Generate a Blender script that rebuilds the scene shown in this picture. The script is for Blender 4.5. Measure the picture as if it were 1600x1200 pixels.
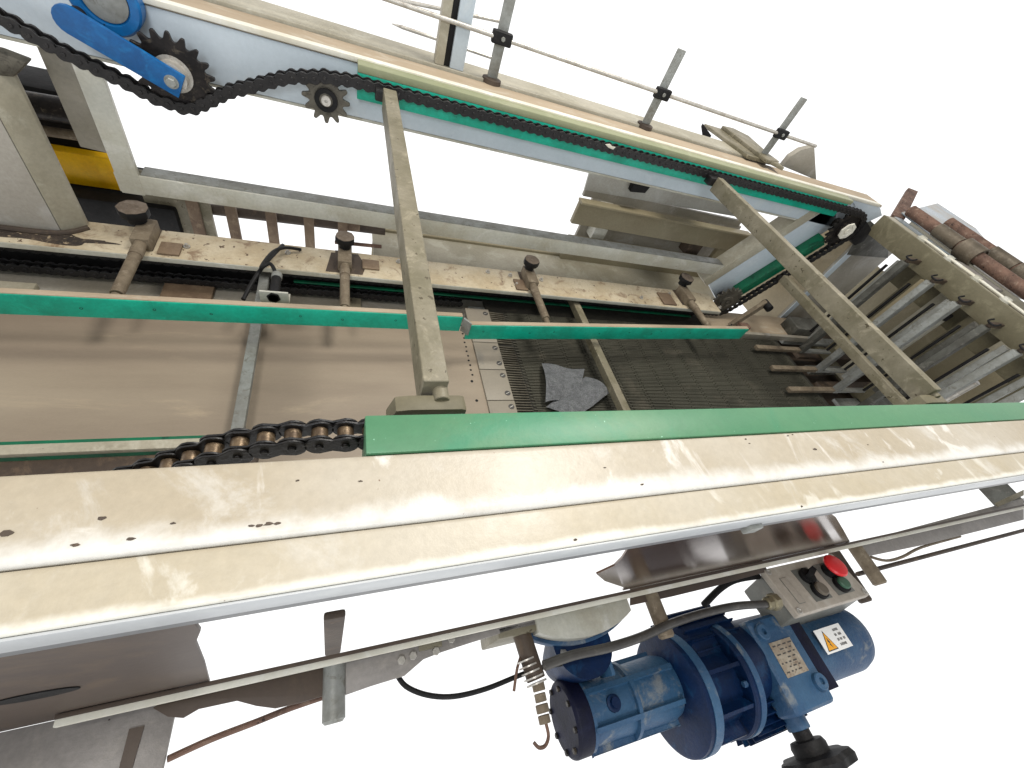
import bpy, bmesh, math, random
from mathutils import Vector, Matrix
random.seed(7)
D = bpy.data
S = bpy.context.scene
COL = S.collection
for o in list(D.objects): D.objects.remove(o)

# ------------------------------------------------------------------ camera
FPX = 654.0                                  # focal length in pixels of a 1600 wide picture
_ex = Vector((1610, 12, FPX)).normalized()
_dz = Vector((-270, 560, FPX)); _dz = (_dz - _dz.dot(_ex) * _ex).normalized()
_ez = -_dz
_ey = _ez.cross(_ex)
CAM = Vector((0, 0, 0.6))
# world axes seen in camera (x right, y down, z forward)
cam = D.cameras.new('camera'); camo = D.objects.new('camera', cam); COL.objects.link(camo)
cam.sensor_fit = 'HORIZONTAL'; cam.sensor_width = 36.0; cam.lens = 36.0 * FPX / 1600.0
cam.clip_start = 0.02; cam.clip_end = 200
right = Vector((_ex[0], _ey[0], _ez[0])); down = Vector((_ex[1], _ey[1], _ez[1])); fwd = Vector((_ex[2], _ey[2], _ez[2]))
m = Matrix.Identity(4)
for i in range(3):
    m[i][0] = right[i]; m[i][1] = -down[i]; m[i][2] = -fwd[i]; m[i][3] = CAM[i]
camo.matrix_world = m
S.camera = camo

def at(px, py, x=None, y=None, z=None):
    c = Vector((px - 800, py - 600, FPX))
    d = right * c[0] + down * c[1] + fwd * c[2]
    if z is not None: t = (z - CAM[2]) / d[2]
    elif y is not None: t = y / d[1]
    else: t = x / d[0]
    return CAM + d * t

# ------------------------------------------------------------------ light
W = D.worlds.new('World'); S.world = W; W.use_nodes = True
W.node_tree.nodes['Background'].inputs[0].default_value = (1, 1, 1, 1)
W.node_tree.nodes['Background'].inputs[1].default_value = 1.0
_n = W.node_tree.nodes; _l = W.node_tree.links
_tc = _n.new('ShaderNodeTexCoord'); _sx = _n.new('ShaderNodeSeparateXYZ'); _mr = _n.new('ShaderNodeMapRange'); _cr = _n.new('ShaderNodeMix')
_l.new(_tc.outputs['Generated'], _sx.inputs[0]); _l.new(_sx.outputs['Z'], _mr.inputs[0])
_mr.inputs[1].default_value = .28; _mr.inputs[2].default_value = .50                 # white surroundings, dim ceiling overhead
_cr.data_type = 'RGBA'; _cr.inputs[6].default_value = (1, 1, 1, 1); _cr.inputs[7].default_value = (.38, .38, .39, 1)
_l.new(_mr.outputs[0], _cr.inputs[0]); _l.new(_cr.outputs[2], _n['Background'].inputs[0])
def area(name, loc, target, size, power, color):
    l = D.lights.new(name, 'AREA'); l.shape = 'DISK'; l.size = size; l.energy = power; l.color = color
    o = D.objects.new(name, l); COL.objects.link(o); o.location = loc
    o.rotation_euler = (Vector(target) - Vector(loc)).to_track_quat('-Z', 'Y').to_euler()
area('added_lamp', (1.9, 2.0, 3.8), (0.9, 1.2, -0.3), 1.3, 150, (1.0, .965, .90))  # unseen overhead key lamp, added for contrast and edge highlights
area('added_lamp', (-.9, .4, 3.4), (-0.2, 1.2, -0.4), 1.0, 55, (1.0, .97, .93))  # second unseen overhead lamp, added to strengthen the top light
area('added_lamp', (-.6, -3.0, 2.4), (0.4, 1.4, -0.2), 1.2, 60, (.86, .93, 1.0))  # unseen cool fill lamp, added for the sides facing the viewer
S.view_settings.view_transform = 'Standard'; S.view_settings.look = 'None'
S.view_settings.exposure = 0.40; S.view_settings.gamma = 1
S.render.engine = 'CYCLES'

# ------------------------------------------------------------------ materials
def lin(c):
    return tuple(((v / 255) / 12.92 if v / 255 <= .04045 else ((v / 255 + .055) / 1.055) ** 2.4) for v in c)
def mat(name, a, b=None, c=None, scale=6.0, stretch=(1, 1, 1), rough=.5, metal=0.0, bump=.12, chip=None,
        chip_at=.70, chip_scale=40, spec=.4, smear=None, smear_amt=.5, grain=.10, fine=70, bias=.5, coat=0, edge=None):
    """painted / dirty surface: two broad tones, a third in blotches, chips, smears and grain. colours are 0-255 sRGB base colours"""
    M = D.materials.new(name); M.use_nodes = True
    N = M.node_tree.nodes; L = M.node_tree.links; N.clear()
    out = N.new('ShaderNodeOutputMaterial'); bs = N.new('ShaderNodeBsdfPrincipled'); L.new(bs.outputs[0], out.inputs[0])
    geo = N.new('ShaderNodeNewGeometry'); mp = N.new('ShaderNodeMapping'); L.new(geo.outputs['Position'], mp.inputs[0])
    mp.inputs['Scale'].default_value = stretch
    mp.inputs['Location'].default_value = (random.uniform(-5, 5), random.uniform(-5, 5), random.uniform(-5, 5))
    def noise(s, det=6, r=.6, vec=mp, dist=0.0):
        n = N.new('ShaderNodeTexNoise'); n.inputs['Scale'].default_value = s; n.inputs['Detail'].default_value = det
        n.inputs['Roughness'].default_value = r; n.inputs['Distortion'].default_value = dist
        L.new(vec.outputs[0], n.inputs['Vector']); return n
    def ramp(src, p0, p1):
        r = N.new('ShaderNodeMapRange'); r.inputs[1].default_value = p0; r.inputs[2].default_value = p1
        r.interpolation_type = 'SMOOTHSTEP'; L.new(src, r.inputs[0]); return r.outputs[0]
    def mix(f, c0, c1, mode='MIX'):
        x = N.new('ShaderNodeMix'); x.data_type = 'RGBA'; x.blend_type = mode
        if isinstance(f, float): x.inputs[0].default_value = f
        else: L.new(f, x.inputs[0])
        for sock, v in ((x.inputs[6], c0), (x.inputs[7], c1)):
            if isinstance(v, tuple): sock.default_value = (*v, 1)
            else: L.new(v, sock)
        return x.outputs[2]
    def mul(s, k):
        q = N.new('ShaderNodeMath'); q.operation = 'MULTIPLY'; L.new(s, q.inputs[0]); q.inputs[1].default_value = k; return q.outputs[0]
    b = b or tuple(v * .82 for v in a)
    n1 = noise(scale)
    col = mix(ramp(n1.outputs[0], bias - .17, bias + .17), lin(a), lin(b))
    if c:
        n2 = noise(scale * 2.3, 8, .7, dist=.6)
        col = mix(mul(ramp(n2.outputs[0], .52, .68), .8), col, lin(c))
    if smear:
        mp2 = N.new('ShaderNodeMapping'); L.new(geo.outputs['Position'], mp2.inputs[0]); mp2.inputs['Rotation'].default_value = (0, 0, .5)
        mp2.inputs['Scale'].default_value = (4.5, 2.4, 3)
        n3 = noise(1.3, 7, .6, mp2, 1.4)
        col = mix(mul(ramp(n3.outputs[0], .56, .64), smear_amt), col, lin(smear))
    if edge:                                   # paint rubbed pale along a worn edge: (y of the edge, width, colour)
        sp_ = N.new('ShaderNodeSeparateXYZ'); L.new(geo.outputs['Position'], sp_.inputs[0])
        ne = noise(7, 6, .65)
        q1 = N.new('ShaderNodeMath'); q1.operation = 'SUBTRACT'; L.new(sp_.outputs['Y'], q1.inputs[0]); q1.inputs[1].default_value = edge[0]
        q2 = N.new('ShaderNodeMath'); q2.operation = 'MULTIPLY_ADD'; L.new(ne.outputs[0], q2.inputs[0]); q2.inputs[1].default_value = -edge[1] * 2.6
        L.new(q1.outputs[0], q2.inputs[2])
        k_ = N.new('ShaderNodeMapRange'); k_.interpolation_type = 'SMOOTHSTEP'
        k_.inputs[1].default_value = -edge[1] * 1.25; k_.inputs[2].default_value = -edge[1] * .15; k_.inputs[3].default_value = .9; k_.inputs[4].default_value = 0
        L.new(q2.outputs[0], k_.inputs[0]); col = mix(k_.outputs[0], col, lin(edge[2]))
    n4 = noise(fine, 4, .7)
    g = N.new('ShaderNodeMapRange'); g.inputs[1].default_value = .3; g.inputs[2].default_value = .7
    g.inputs[3].default_value = 1 - grain; g.inputs[4].default_value = 1 + grain; L.new(n4.outputs[0], g.inputs[0])
    vm = N.new('ShaderNodeVectorMath'); vm.operation = 'SCALE'; L.new(col, vm.inputs[0]); L.new(g.outputs[0], vm.inputs['Scale'])
    col = vm.outputs[0]
    if chip:
        n5 = noise(chip_scale, 3, .6)
        k = ramp(n5.outputs[0], chip_at, chip_at + .025)
        col = mix(k, col, lin(chip))
    L.new(col, bs.inputs['Base Color'])
    rr = N.new('ShaderNodeMapRange'); rr.inputs[3].default_value = max(.04, rough - .12); rr.inputs[4].default_value = min(1, rough + .15)
    L.new(n1.outputs[0], rr.inputs[0]); L.new(rr.outputs[0], bs.inputs['Roughness'])
    bs.inputs['Metallic'].default_value = metal; bs.inputs['Specular IOR Level'].default_value = spec
    bs.inputs['Coat Weight'].default_value = coat
    if bump:
        bp = N.new('ShaderNodeBump'); bp.inputs['Strength'].default_value = bump; bp.inputs['Distance'].default_value = .01
        L.new(n4.outputs[0], bp.inputs['Height']); L.new(bp.outputs[0], bs.inputs['Normal'])
    return M

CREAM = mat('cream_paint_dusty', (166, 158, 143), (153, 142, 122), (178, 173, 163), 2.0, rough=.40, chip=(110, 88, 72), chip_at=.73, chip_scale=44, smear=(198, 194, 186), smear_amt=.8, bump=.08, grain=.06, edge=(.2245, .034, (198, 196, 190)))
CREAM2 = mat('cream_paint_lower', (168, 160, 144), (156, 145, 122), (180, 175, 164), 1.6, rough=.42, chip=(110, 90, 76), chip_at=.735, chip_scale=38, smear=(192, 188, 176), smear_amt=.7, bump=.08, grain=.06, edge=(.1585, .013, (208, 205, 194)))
TAN = mat('dust_coated_cream', (160, 144, 122), (146, 130, 108), (168, 158, 140), 2.0, (1, 3, 1), rough=.7, bump=.1, grain=.06)
PALE = mat('pale_cream_steel', (158, 152, 135), (140, 134, 116), (170, 166, 150), 3.0, rough=.5, chip=(100, 80, 60), chip_at=.76)
WHITE = mat('blue_white_painted_steel', (180, 189, 195), (168, 178, 184), (186, 192, 194), 2.0, rough=.35, chip=(60, 66, 70), chip_at=.775, chip_scale=50, bump=.03, grain=.04)
WHITEW = mat('off_white_painted_steel', (176, 175, 164), (156, 151, 134), (186, 185, 176), 2.5, rough=.4, chip=(110, 88, 66), chip_at=.73, chip_scale=45, bump=.05)
GREYP = mat('grey_paint_and_shade', (140, 135, 124), (122, 116, 102), (152, 148, 140), 2.0, rough=.5, bump=.06)
DIRTY = mat('oily_dusty_plate', (182, 170, 146), (164, 148, 120), (112, 88, 66), 5.0, rough=.6, chip=(84, 66, 50), chip_at=.66, chip_scale=26, bump=.3)
OLIVE = mat('greasy_bar_steel', (120, 113, 95), (98, 92, 72), (138, 130, 110), 7.0, rough=.5, chip=(70, 62, 44), chip_at=.65, bump=.2)
OLIVEP = mat('olive_beam_paint', (104, 98, 78), (92, 86, 66), (118, 112, 90), 4.0, rough=.55, bump=.08)
TEAL = mat('teal_plastic', (0, 160, 132), (0, 136, 110), (8, 168, 138), 6.0, rough=.38, bump=.06, chip=(6, 60, 50), chip_at=.735, chip_scale=20)
GREEN = mat('green_plastic', (54, 108, 76), (82, 122, 88), (46, 116, 84), .9, rough=.42, bump=.05, grain=.05, chip=(150, 200, 172), chip_at=.72, chip_scale=115, fine=60)
DGREEN = mat('oily_green_plastic', (0, 98, 66), (18, 74, 52), (6, 40, 32), 5.0, (1, 1, 1), rough=.35, bump=.1)
BLACKC = mat('greasy_black_chain', (26, 24, 24), (14, 13, 14), (44, 40, 36), 30, rough=.42, metal=.2, bump=.12, spec=.5)
ROLL = mat('worn_brass_roller', (112, 94, 72), (76, 62, 48), (140, 122, 98), 40, rough=.38, metal=.5, bump=.1)
SPRK = mat('oily_sprocket_steel', (44, 40, 38), (28, 26, 26), (92, 84, 72), 16, rough=.42, metal=.6, bump=.2)
SPRG = mat('worn_grey_sprocket', (98, 94, 84), (78, 74, 66), (52, 48, 42), 14, rough=.45, metal=.5, bump=.2)
STEEL = mat('bare_steel', (186, 182, 174), (160, 156, 148), (140, 130, 118), 12, rough=.34, metal=.45, bump=.1)
GALV = mat('galvanised_steel', (140, 142, 138), (122, 122, 116), (104, 100, 90), 14, rough=.5, metal=.35, bump=.12)
DUSTY = mat('dusty_rod_steel', (118, 106, 88), (98, 86, 70), (136, 124, 106), 18, rough=.65, metal=.2, bump=.25)
KNOB = mat('dusty_black_knob', (112, 100, 88), (96, 84, 72), (122, 110, 98), 22, rough=.85, bump=.1)
BLACK = mat('black_rubber', (20, 19, 20), (12, 12, 12), (34, 31, 30), 12, rough=.6, bump=.15, spec=.25)
BLUE = mat('blue_tensioner_paint', (4, 86, 142), (4, 70, 122), (14, 98, 152), 10, rough=.38, chip=(16, 34, 54), chip_at=.70, chip_scale=30, bump=.05)
MBLUE = mat('blue_gearmotor_paint', (0, 27, 62), (0, 20, 48), (8, 46, 78), 8, rough=.5, spec=.22, chip=(120, 76, 74), chip_at=.79, chip_scale=30, bump=.18)
MBLUE2 = mat('dusty_blue_cast_iron', (44, 78, 106), (28, 60, 92), (112, 116, 116), 5, rough=.5, chip=(168, 100, 90), chip_at=.785, bump=.3, bias=.52)
MDARK = mat('navy_end_cap_paint', (6, 10, 36), (4, 6, 24), (14, 18, 42), 9, rough=.55, bump=.15, spec=.2)
RUST = mat('rusty_shaft', (112, 86, 72), (84, 64, 54), (138, 118, 102), 14, (1, 1, 1), rough=.7, metal=.2, bump=.5, chip=(50, 36, 30), chip_at=.64)
SLEEV = mat('grey_brown_sleeve', (98, 88, 74), (78, 70, 58), (116, 108, 94), 12, rough=.5, metal=.3, bump=.2)
DARKF = mat('comb_finger_plastic', (92, 86, 72), (74, 68, 56), (108, 102, 88), 20, rough=.6, bump=.1)
BELT = mat('brown_conveyor_belt', (148, 135, 117), (122, 109, 94), (166, 150, 126), .6, (.5, 2.6, 1), rough=.5, bump=.06, grain=.05, fine=160)
MESH = mat('dark_modular_belt', (46, 44, 36), (36, 34, 28), (60, 55, 45), 4.0, (.8, 3, 1), rough=.75, bump=.5, fine=120, grain=.3)
RIB = mat('belt_rib_plastic', (78, 76, 64), (60, 58, 48), (92, 87, 74), 2.0, rough=.7, bump=.4, grain=.2, fine=150)
COMB = mat('comb_plate_plastic', (124, 117, 106), (134, 126, 112), (112, 108, 100), 2.2, rough=.45, bump=.05, grain=.04)
FELT = mat('grey_felt', (150, 152, 154), (126, 128, 130), (166, 166, 166), 30, rough=.95, bump=.9, grain=.35, fine=140)
BROWN = mat('brown_sheet_steel', (76, 63, 52), (66, 56, 49), (84, 70, 56), 1.8, rough=.5, bump=.05, grain=.06)
MIRROR = mat('polished_steel_floor_tint', (90, 68, 54), (84, 63, 51), (98, 75, 60), 1.5, rough=.16, metal=.7, bump=0.0, grain=.03)  # brown tint stands for the dark floor this steel would mirror
LAV = mat('grey_angle_steel', (138, 133, 128), (124, 119, 114), (146, 140, 132), 5, rough=.45, metal=.1, bump=.1, chip=(54, 44, 40), chip_at=.73)
BOXG = mat('grey_box_plastic', (164, 155, 142), (148, 140, 128), (172, 165, 154), 5, rough=.5, bump=.08)
BOXD = mat('grey_box_body', (104, 104, 98), (92, 92, 86), (118, 114, 106), 5, rough=.5, bump=.08)
REDB = mat('red_button', (214, 44, 46), (200, 36, 40), None, 6, rough=.35, bump=0, grain=.03)
GRNB = mat('green_button', (62, 98, 76), (52, 84, 66), None, 6, rough=.4, bump=0, grain=.03)
GREYB = mat('dirty_grey_button', (96, 88, 76), (82, 74, 64), None, 12, rough=.5, bump=.05)
YEL = mat('yellow_beam', (226, 176, 0), (214, 160, 0), (230, 182, 20), 6, rough=.4)
PLATE = mat('worn_nameplate', (176, 166, 148), (150, 136, 118), (116, 96, 80), 30, rough=.35, metal=.5, bump=.2)
LBL = mat('white_label', (225, 224, 220), (216, 214, 210), None, 6, rough=.5, bump=0, grain=.02)
LBY = mat('amber_label_print', (226, 160, 40), (220, 150, 30), None, 6, rough=.5, bump=0, grain=.02)
LBT = mat('dark_label_print', (70, 66, 62), (60, 58, 56), None, 6, rough=.5, bump=0, grain=.02)
CABC = mat('cream_cabinet_paint', (134, 126, 102), (122, 112, 88), (144, 136, 114), 1.6, rough=.5, bump=.04)
CABW = mat('white_cabinet_panel', (160, 160, 154), (150, 148, 140), (166, 166, 162), 3, rough=.4, bump=.04)
SHADE = mat('brown_dark_steel', (70, 58, 46), (54, 44, 36), (90, 74, 58), 5, rough=.6, bump=.2)
WOODY = mat('rusty_brown_frame', (112, 94, 74), (92, 74, 58), (132, 114, 92), 6, rough=.65, bump=.3)
SHEET = mat('bluish_sheet_metal', (128, 142, 152), (148, 140, 124), (140, 148, 152), 6, rough=.3, metal=.4, bump=.1)
BRASS = mat('brass_gland', (140, 132, 108), (116, 108, 86), None, 14, rough=.35, metal=.6)
DARKS = mat('dark_dusty_fork_steel', (84, 84, 78), (66, 64, 58), (112, 110, 102), 9, rough=.5, metal=.2, bump=.15)
GREASE = mat('dry_grease', (62, 52, 44), (38, 33, 30), (112, 98, 78), 14, rough=.6, bump=.6, chip=(140, 124, 100), chip_at=.62)
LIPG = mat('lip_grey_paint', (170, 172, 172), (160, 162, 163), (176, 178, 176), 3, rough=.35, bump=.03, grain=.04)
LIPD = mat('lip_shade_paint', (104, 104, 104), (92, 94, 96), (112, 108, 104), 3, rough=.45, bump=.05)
POSTC = mat('pale_post_paint', (160, 155, 146), (142, 136, 124), (170, 166, 160), 1.6, rough=.45, bump=.06)
OLIVEC = mat('sage_strip_cap', (134, 136, 106), (124, 128, 98), (144, 144, 118), 2.5, rough=.45, bump=.03, grain=.04)
TANW = mat('tan_leg_paint', (146, 134, 110), (132, 120, 96), (156, 146, 126), 2.0, rough=.5, bump=.04)
EDGEW = mat('white_paint_and_highlight', (206, 203, 190), (190, 184, 166), (212, 210, 200), 5, rough=.4, bump=.03, grain=.04)  # off-white; on the far rail edge it paints a highlight
COND = mat('grey_conduit', (66, 64, 60), (52, 50, 48), (84, 80, 74), 12, rough=.35, bump=.1)
NAVY = mat('navy_cloth', (30, 32, 62), (22, 22, 48), (50, 54, 84), 20, rough=.8, bump=.4)

# ------------------------------------------------------------------ object helpers
def thing(name, label, cat, loc, group=None):
    o = D.objects.new(name, None); COL.objects.link(o); o.location = loc; o.empty_display_size = .05
    o['label'] = label; o['category'] = cat
    if group: o['group'] = group
    return o
def org(p):
    v = Vector((0, 0, 0))
    while p is not None: v += Vector(p.location); p = p.parent
    return v
def obj(name, b, mt, parent=None, loc=None, smooth=True):
    """link builder b (world coordinates) as one mesh object"""
    bm = b.bm
    o0 = org(parent)
    if parent is None and loc is not None: o0 = Vector(loc)
    bmesh.ops.translate(bm, verts=bm.verts, vec=-o0)
    me = D.meshes.new(name); bm.to_mesh(me); bm.free()
    mts = mt if isinstance(mt, (list, tuple)) else [mt]
    for q in mts: me.materials.append(q)
    if smooth:
        for p in me.polygons: p.use_smooth = True
        me.set_sharp_from_angle(angle=math.radians(32))
    o = D.objects.new(name, me); COL.objects.link(o)
    if parent is not None: o.parent = parent
    elif loc is not None: o.location = loc
    return o
def tag(o, label, cat, group=None, kind=None):
    if kind: o['kind'] = kind
    o['label'] = label; o['category'] = cat
    if group: o['group'] = group
    return o

class B:
    def __init__(s): s.bm = bmesh.new(); s.mi = 0
    def _add(s, t, bev=0, seg=2, ang=30):
        if bev > 0:
            es = [e for e in t.edges if len(e.link_faces) == 2 and e.calc_face_angle(0) > math.radians(ang)]
            bmesh.ops.bevel(t, geom=es, offset=bev, segments=seg, profile=.6, affect='EDGES', clamp_overlap=True)
        for f in t.faces: f.material_index = s.mi
        me = D.meshes.new('tmp'); t.to_mesh(me); t.free(); s.bm.from_mesh(me); D.meshes.remove(me); return s
    def box(s, x0, x1, y0, y1, z0, z1, bev=.002, seg=2):
        t = bmesh.new(); bmesh.ops.create_cube(t, size=1)
        for v in t.verts:
            v.co = Vector(((x0 + x1) / 2 + v.co.x * abs(x1 - x0), (y0 + y1) / 2 + v.co.y * abs(y1 - y0), (z0 + z1) / 2 + v.co.z * abs(z1 - z0)))
        return s._add(t, bev, seg)
    def bar(s, p0, p1, w, h, up=(0, 0, 1), bev=.002):
        """box from p0 to p1, width w sideways, height h along up"""
        p0 = Vector(p0); p1 = Vector(p1); d = (p1 - p0); ln = d.length; d.normalize()
        u = Vector(up); sdir = d.cross(u).normalized(); u = sdir.cross(d).normalized()
        t = bmesh.new(); bmesh.ops.create_cube(t, size=1)
        for v in t.verts: v.co = (p0 + p1) / 2 + d * v.co.x * ln + sdir * v.co.y * w + u * v.co.z * h
        return s._add(t, bev)
    def prism(s, pts, off, bev=0, seg=2):
        """closed polygon of 3-D points pushed along vector off"""
        t = bmesh.new(); a = [t.verts.new(Vector(p)) for p in pts]; c = [t.verts.new(Vector(p) + Vector(off)) for p in pts]
        n = len(pts); t.faces.new(a); t.faces.new(list(reversed(c)))
        for i in range(n): t.faces.new((a[(i + 1) % n], a[i], c[i], c[(i + 1) % n]))
        bmesh.ops.recalc_face_normals(t, faces=t.faces)
        return s._add(t, bev, seg)
    def lathe(s, p0, axis, prof, n=32):
        """profile [(distance along axis, radius)] around axis"""
        p0 = Vector(p0); ax = Vector(axis).normalized()
        u = ax.orthogonal().normalized(); w = ax.cross(u)
        t = bmesh.new(); rings = []
        for (d, r) in prof:
            if r <= 1e-6: rings.append([t.verts.new(p0 + ax * d)])
            else: rings.append([t.verts.new(p0 + ax * d + (u * math.cos(2 * math.pi * k / n) + w * math.sin(2 * math.pi * k / n)) * r) for k in range(n)])
        for A, C in zip(rings, rings[1:]):
            for k in range(n):
                q = [A[k % len(A)], A[(k + 1) % n % len(A)], C[(k + 1) % n % len(C)], C[k % len(C)]]
                q2 = []
                for v in q:
                    if v not in q2: q2.append(v)
                if len(q2) > 2: t.faces.new(q2)
        if len(rings[0]) > 1: t.faces.new(rings[0])
        if len(rings[-1]) > 1: t.faces.new(list(reversed(rings[-1])))
        bmesh.ops.recalc_face_normals(t, faces=t.faces)
        return s._add(t)
    def cyl(s, p0, p1, r, n=24, bev=.0015, r2=None):
        p0 = Vector(p0); p1 = Vector(p1); L = (p1 - p0).length; r2 = r if r2 is None else r2
        bev = min(bev, r * .4, L * .3)
        return s.lathe(p0, p1 - p0, [(0, r - bev), (bev, r), (L - bev, r2), (L, r2 - bev)], n)
    def tube(s, pts, r, n=10, sub=6):
        """smooth tube through points (Catmull-Rom)"""
        P = [Vector(p) for p in pts]; Q = []
        if sub > 1:
            for i in range(len(P) - 1):
                a, b_, c, d = P[max(i - 1, 0)], P[i], P[i + 1], P[min(i + 2, len(P) - 1)]
                for k in range(sub):
                    t_ = k / sub
                    Q.append(.5 * ((2 * b_) + (c - a) * t_ + (2 * a - 5 * b_ + 4 * c - d) * t_ ** 2 + (3 * b_ - a - 3 * c + d) * t_ ** 3))
            Q.append(P[-1])
        else: Q = P
        t = bmesh.new(); rings = []; u = None
        for i, p in enumerate(Q):
            d = (Q[min(i + 1, len(Q) - 1)] - Q[max(i - 1, 0)]).normalized()
            u = d.orthogonal().normalized() if u is None else (u - d * u.dot(d)).normalized()
            w = d.cross(u)
            rings.append([t.verts.new(p + (u * math.cos(2 * math.pi * k / n) + w * math.sin(2 * math.pi * k / n)) * r) for k in range(n)])
        for A, C in zip(rings, rings[1:]):
            for k in range(n): t.faces.new((A[k], A[(k + 1) % n], C[(k + 1) % n], C[k]))
        t.faces.new(rings[0]); t.faces.new(list(reversed(rings[-1])))
        bmesh.ops.recalc_face_normals(t, faces=t.faces)
        return s._add(t)
    def hexb(s, p, axis, r, h):
        return s.lathe(p, axis, [(0, r), (h * .85, r), (h, r * .88)], 6)

# ------------------------------------------------------------------ near side rail
X0, X1 = -1.6, 5.2
nr = thing('side_rail', 'long cream steel rail with stepped top, nearest the viewer, crossing the lower half', 'machine rail', (1, .25, -.1))
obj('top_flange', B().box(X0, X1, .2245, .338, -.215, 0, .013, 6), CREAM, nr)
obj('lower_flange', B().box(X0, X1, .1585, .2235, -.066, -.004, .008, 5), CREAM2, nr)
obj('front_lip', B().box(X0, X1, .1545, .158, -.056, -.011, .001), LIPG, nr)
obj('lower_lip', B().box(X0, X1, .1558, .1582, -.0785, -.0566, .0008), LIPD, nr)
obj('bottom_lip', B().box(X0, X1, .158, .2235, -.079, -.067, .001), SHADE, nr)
b = B()
obj('lip_clip', B().box(.765, .80, .145, .162, -.075, -.045, .004), GALV, nr)
b = B()
for px, py, r_ in ((12, 833, 9), (158, 810, 6), (118, 852, 6), (392, 822, 5), (405, 821, 6), (420, 819, 7), (434, 818, 5), (465, 751, 4), (563, 752, 4), (945, 731, 4), (1165, 686, 5), (1171, 693, 4), (1231, 681, 5), (1238, 679, 4), (1273, 702, 8), (1003, 757, 5), (900, 842, 5), (1255, 790, 5), (1380, 722, 4), (1356, 695, 4), (270, 818, 4), (205, 842, 5)):
    p = at(px, py, z=.0); n_ = 9; sc = r_ / 2300.0
    zc = .0006 if p.y > .232 else -.0034
    b = B(); b.prism([(p.x + sc * 1.9 * random.uniform(.5, 1.2) * math.cos(6.283 * k / n_), p.y + sc * random.uniform(.5, 1.1) * math.sin(6.283 * k / n_), zc) for k in range(n_)], (0, 0, -.0012)); obj('paint_chip', b, SHADE, nr)
ws = obj('wear_strip', B().box(.035, X1, .3385, .410, -.175, 0.0, .003), GREEN, nr)

# ------------------------------------------------------------------ far side frame
FF = 2.17
ff = thing('machine_frame', 'cream and bluish white open steel frame on the far side, around the upper chain', 'machine frame', (1, 2.2, -1))
obj('top_rail', B().box(-2.6, 3.66, FF + .002, 2.335, -.02, 0, .005, 3), TAN, ff)
obj('rail_face', B().box(-2.6, 3.60, FF, FF + .03, -.222, -.0205, .004, 3), WHITE, ff)
obj('rail_edge_highlight', B().box(-2.6, 3.62, FF - .010, FF + .022, -.014, .008, .006, 3), EDGEW, ff)  # pale strip paints the highlight along the rail's top edge
obj('rear_flange', B().box(-2.6, 2.55, 2.345, 2.52, -.03, .012, .006, 3), PALE, ff)
obj('bottom_return', B().box(-2.6, 3.55, FF + .004, FF + .07, -.236, -.224, .003), WHITEW, ff)
obj('upright', B().box(-.925, -.842, FF - .001, FF + .022, -.76, -.2365, .004, 3), WHITEW, ff)
obj('lower_beam', B().box(-.93, 2.72, FF + .001, FF + .012, -.755, -.668, .003), WHITEW, ff)
obj('lower_beam_top', B().box(-.838, 2.68, FF + .0125, FF + .085, -.676, -.664, .003), GALV, ff)
# sloping member between the two right-hand sprockets
def slope_pts(xa, za, xb, zb, y): return [(xa[0], y, za[0]), (xa[1], y, za[1]), (xb[1], y, zb[1]), (xb[0], y, zb[0])]
DU = Vector((3.36, 0, -.18)); DL = Vector((2.87, 0, -.92)); DD = (DL - DU).normalized(); DN = Vector((-DD.z, 0, DD.x))
def dg(t, off, y): q = DU + DD * t + DN * off; return (q.x, y, q.z)
s_ = [dg(-.02, -.20, FF), dg(.0, .04, FF), dg(.93, .04, FF), dg(.93, -.20, FF)]
obj('sloping_member', B().prism(s_, (0, .05, 0), .004), WHITE, ff)
s_ = [dg(-.02, -.285, FF - .003), dg(-.02, -.20, FF - .003), dg(.95, -.20, FF - .003), dg(.95, -.285, FF - .003)]
obj('sloping_flange', B().prism(s_, (0, .12, 0), .004), PALE, ff)
# wear strips
obj('wear_strip', B().box(.05, 3.22, 2.1, FF - .001, -.060, -.029, .003), TEAL, ff)
obj('wear_strip_cap', B().box(.05, 3.24, 2.099, FF - .005, -.0285, .0, .003), OLIVEC, ff)
obj('wear_strip', B().box(.05, 3.20, 2.108, FF - .001, -.128, -.0605, .003), TEAL, ff)
obj('wear_strip', B().prism([dg(.12, .0, 2.10), dg(.12, .045, 2.10), dg(.78, .045, 2.10), dg(.78, .0, 2.10)], (0, FF - 2.10 - .001, 0), .003), DGREEN, ff)
obj('wear_strip', B().prism([dg(.12, .048, 2.11), dg(.12, .095, 2.11), dg(.78, .095, 2.11), dg(.78, .048, 2.11)], (0, FF - 2.11 - .001, 0), .003), DGREEN, ff)
# folded end cap of the rail
obj('end_cap', B().prism([(3.28, FF - .006, -.002), (3.62, FF - .006, -.002), (3.74, FF - .006, -.06), (3.60, FF - .006, -.19), (3.46, FF - .006, -.20), (3.40, FF - .006, -.05)], (0, .05, 0), .004), WHITE, ff)
lg = obj('leg_side', B().box(3.80, 3.812, 2.205, 2.78, -1.30, -.22, .003), TANW, ff)
obj('leg_front', B().box(3.80, 4.32, 2.18, 2.204, -1.30, -.24, .004), GREYP, ff)  # grey tone carries the shade on the front of the cream leg
obj('leg_edge_highlight', B().box(3.795, 3.86, 2.172, 2.179, -1.28, -.26, .002), WHITE, ff)  # bluish white strip paints the highlight down the leg corner
obj('foot_bracket', B().prism([(3.68, 2.06, -1.09), (3.66, 1.90, -1.09), (4.0, 1.90, -1.09), (4.1, 2.06, -1.09)], (0, 0, .10), .004), DARKS, ff)
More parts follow.
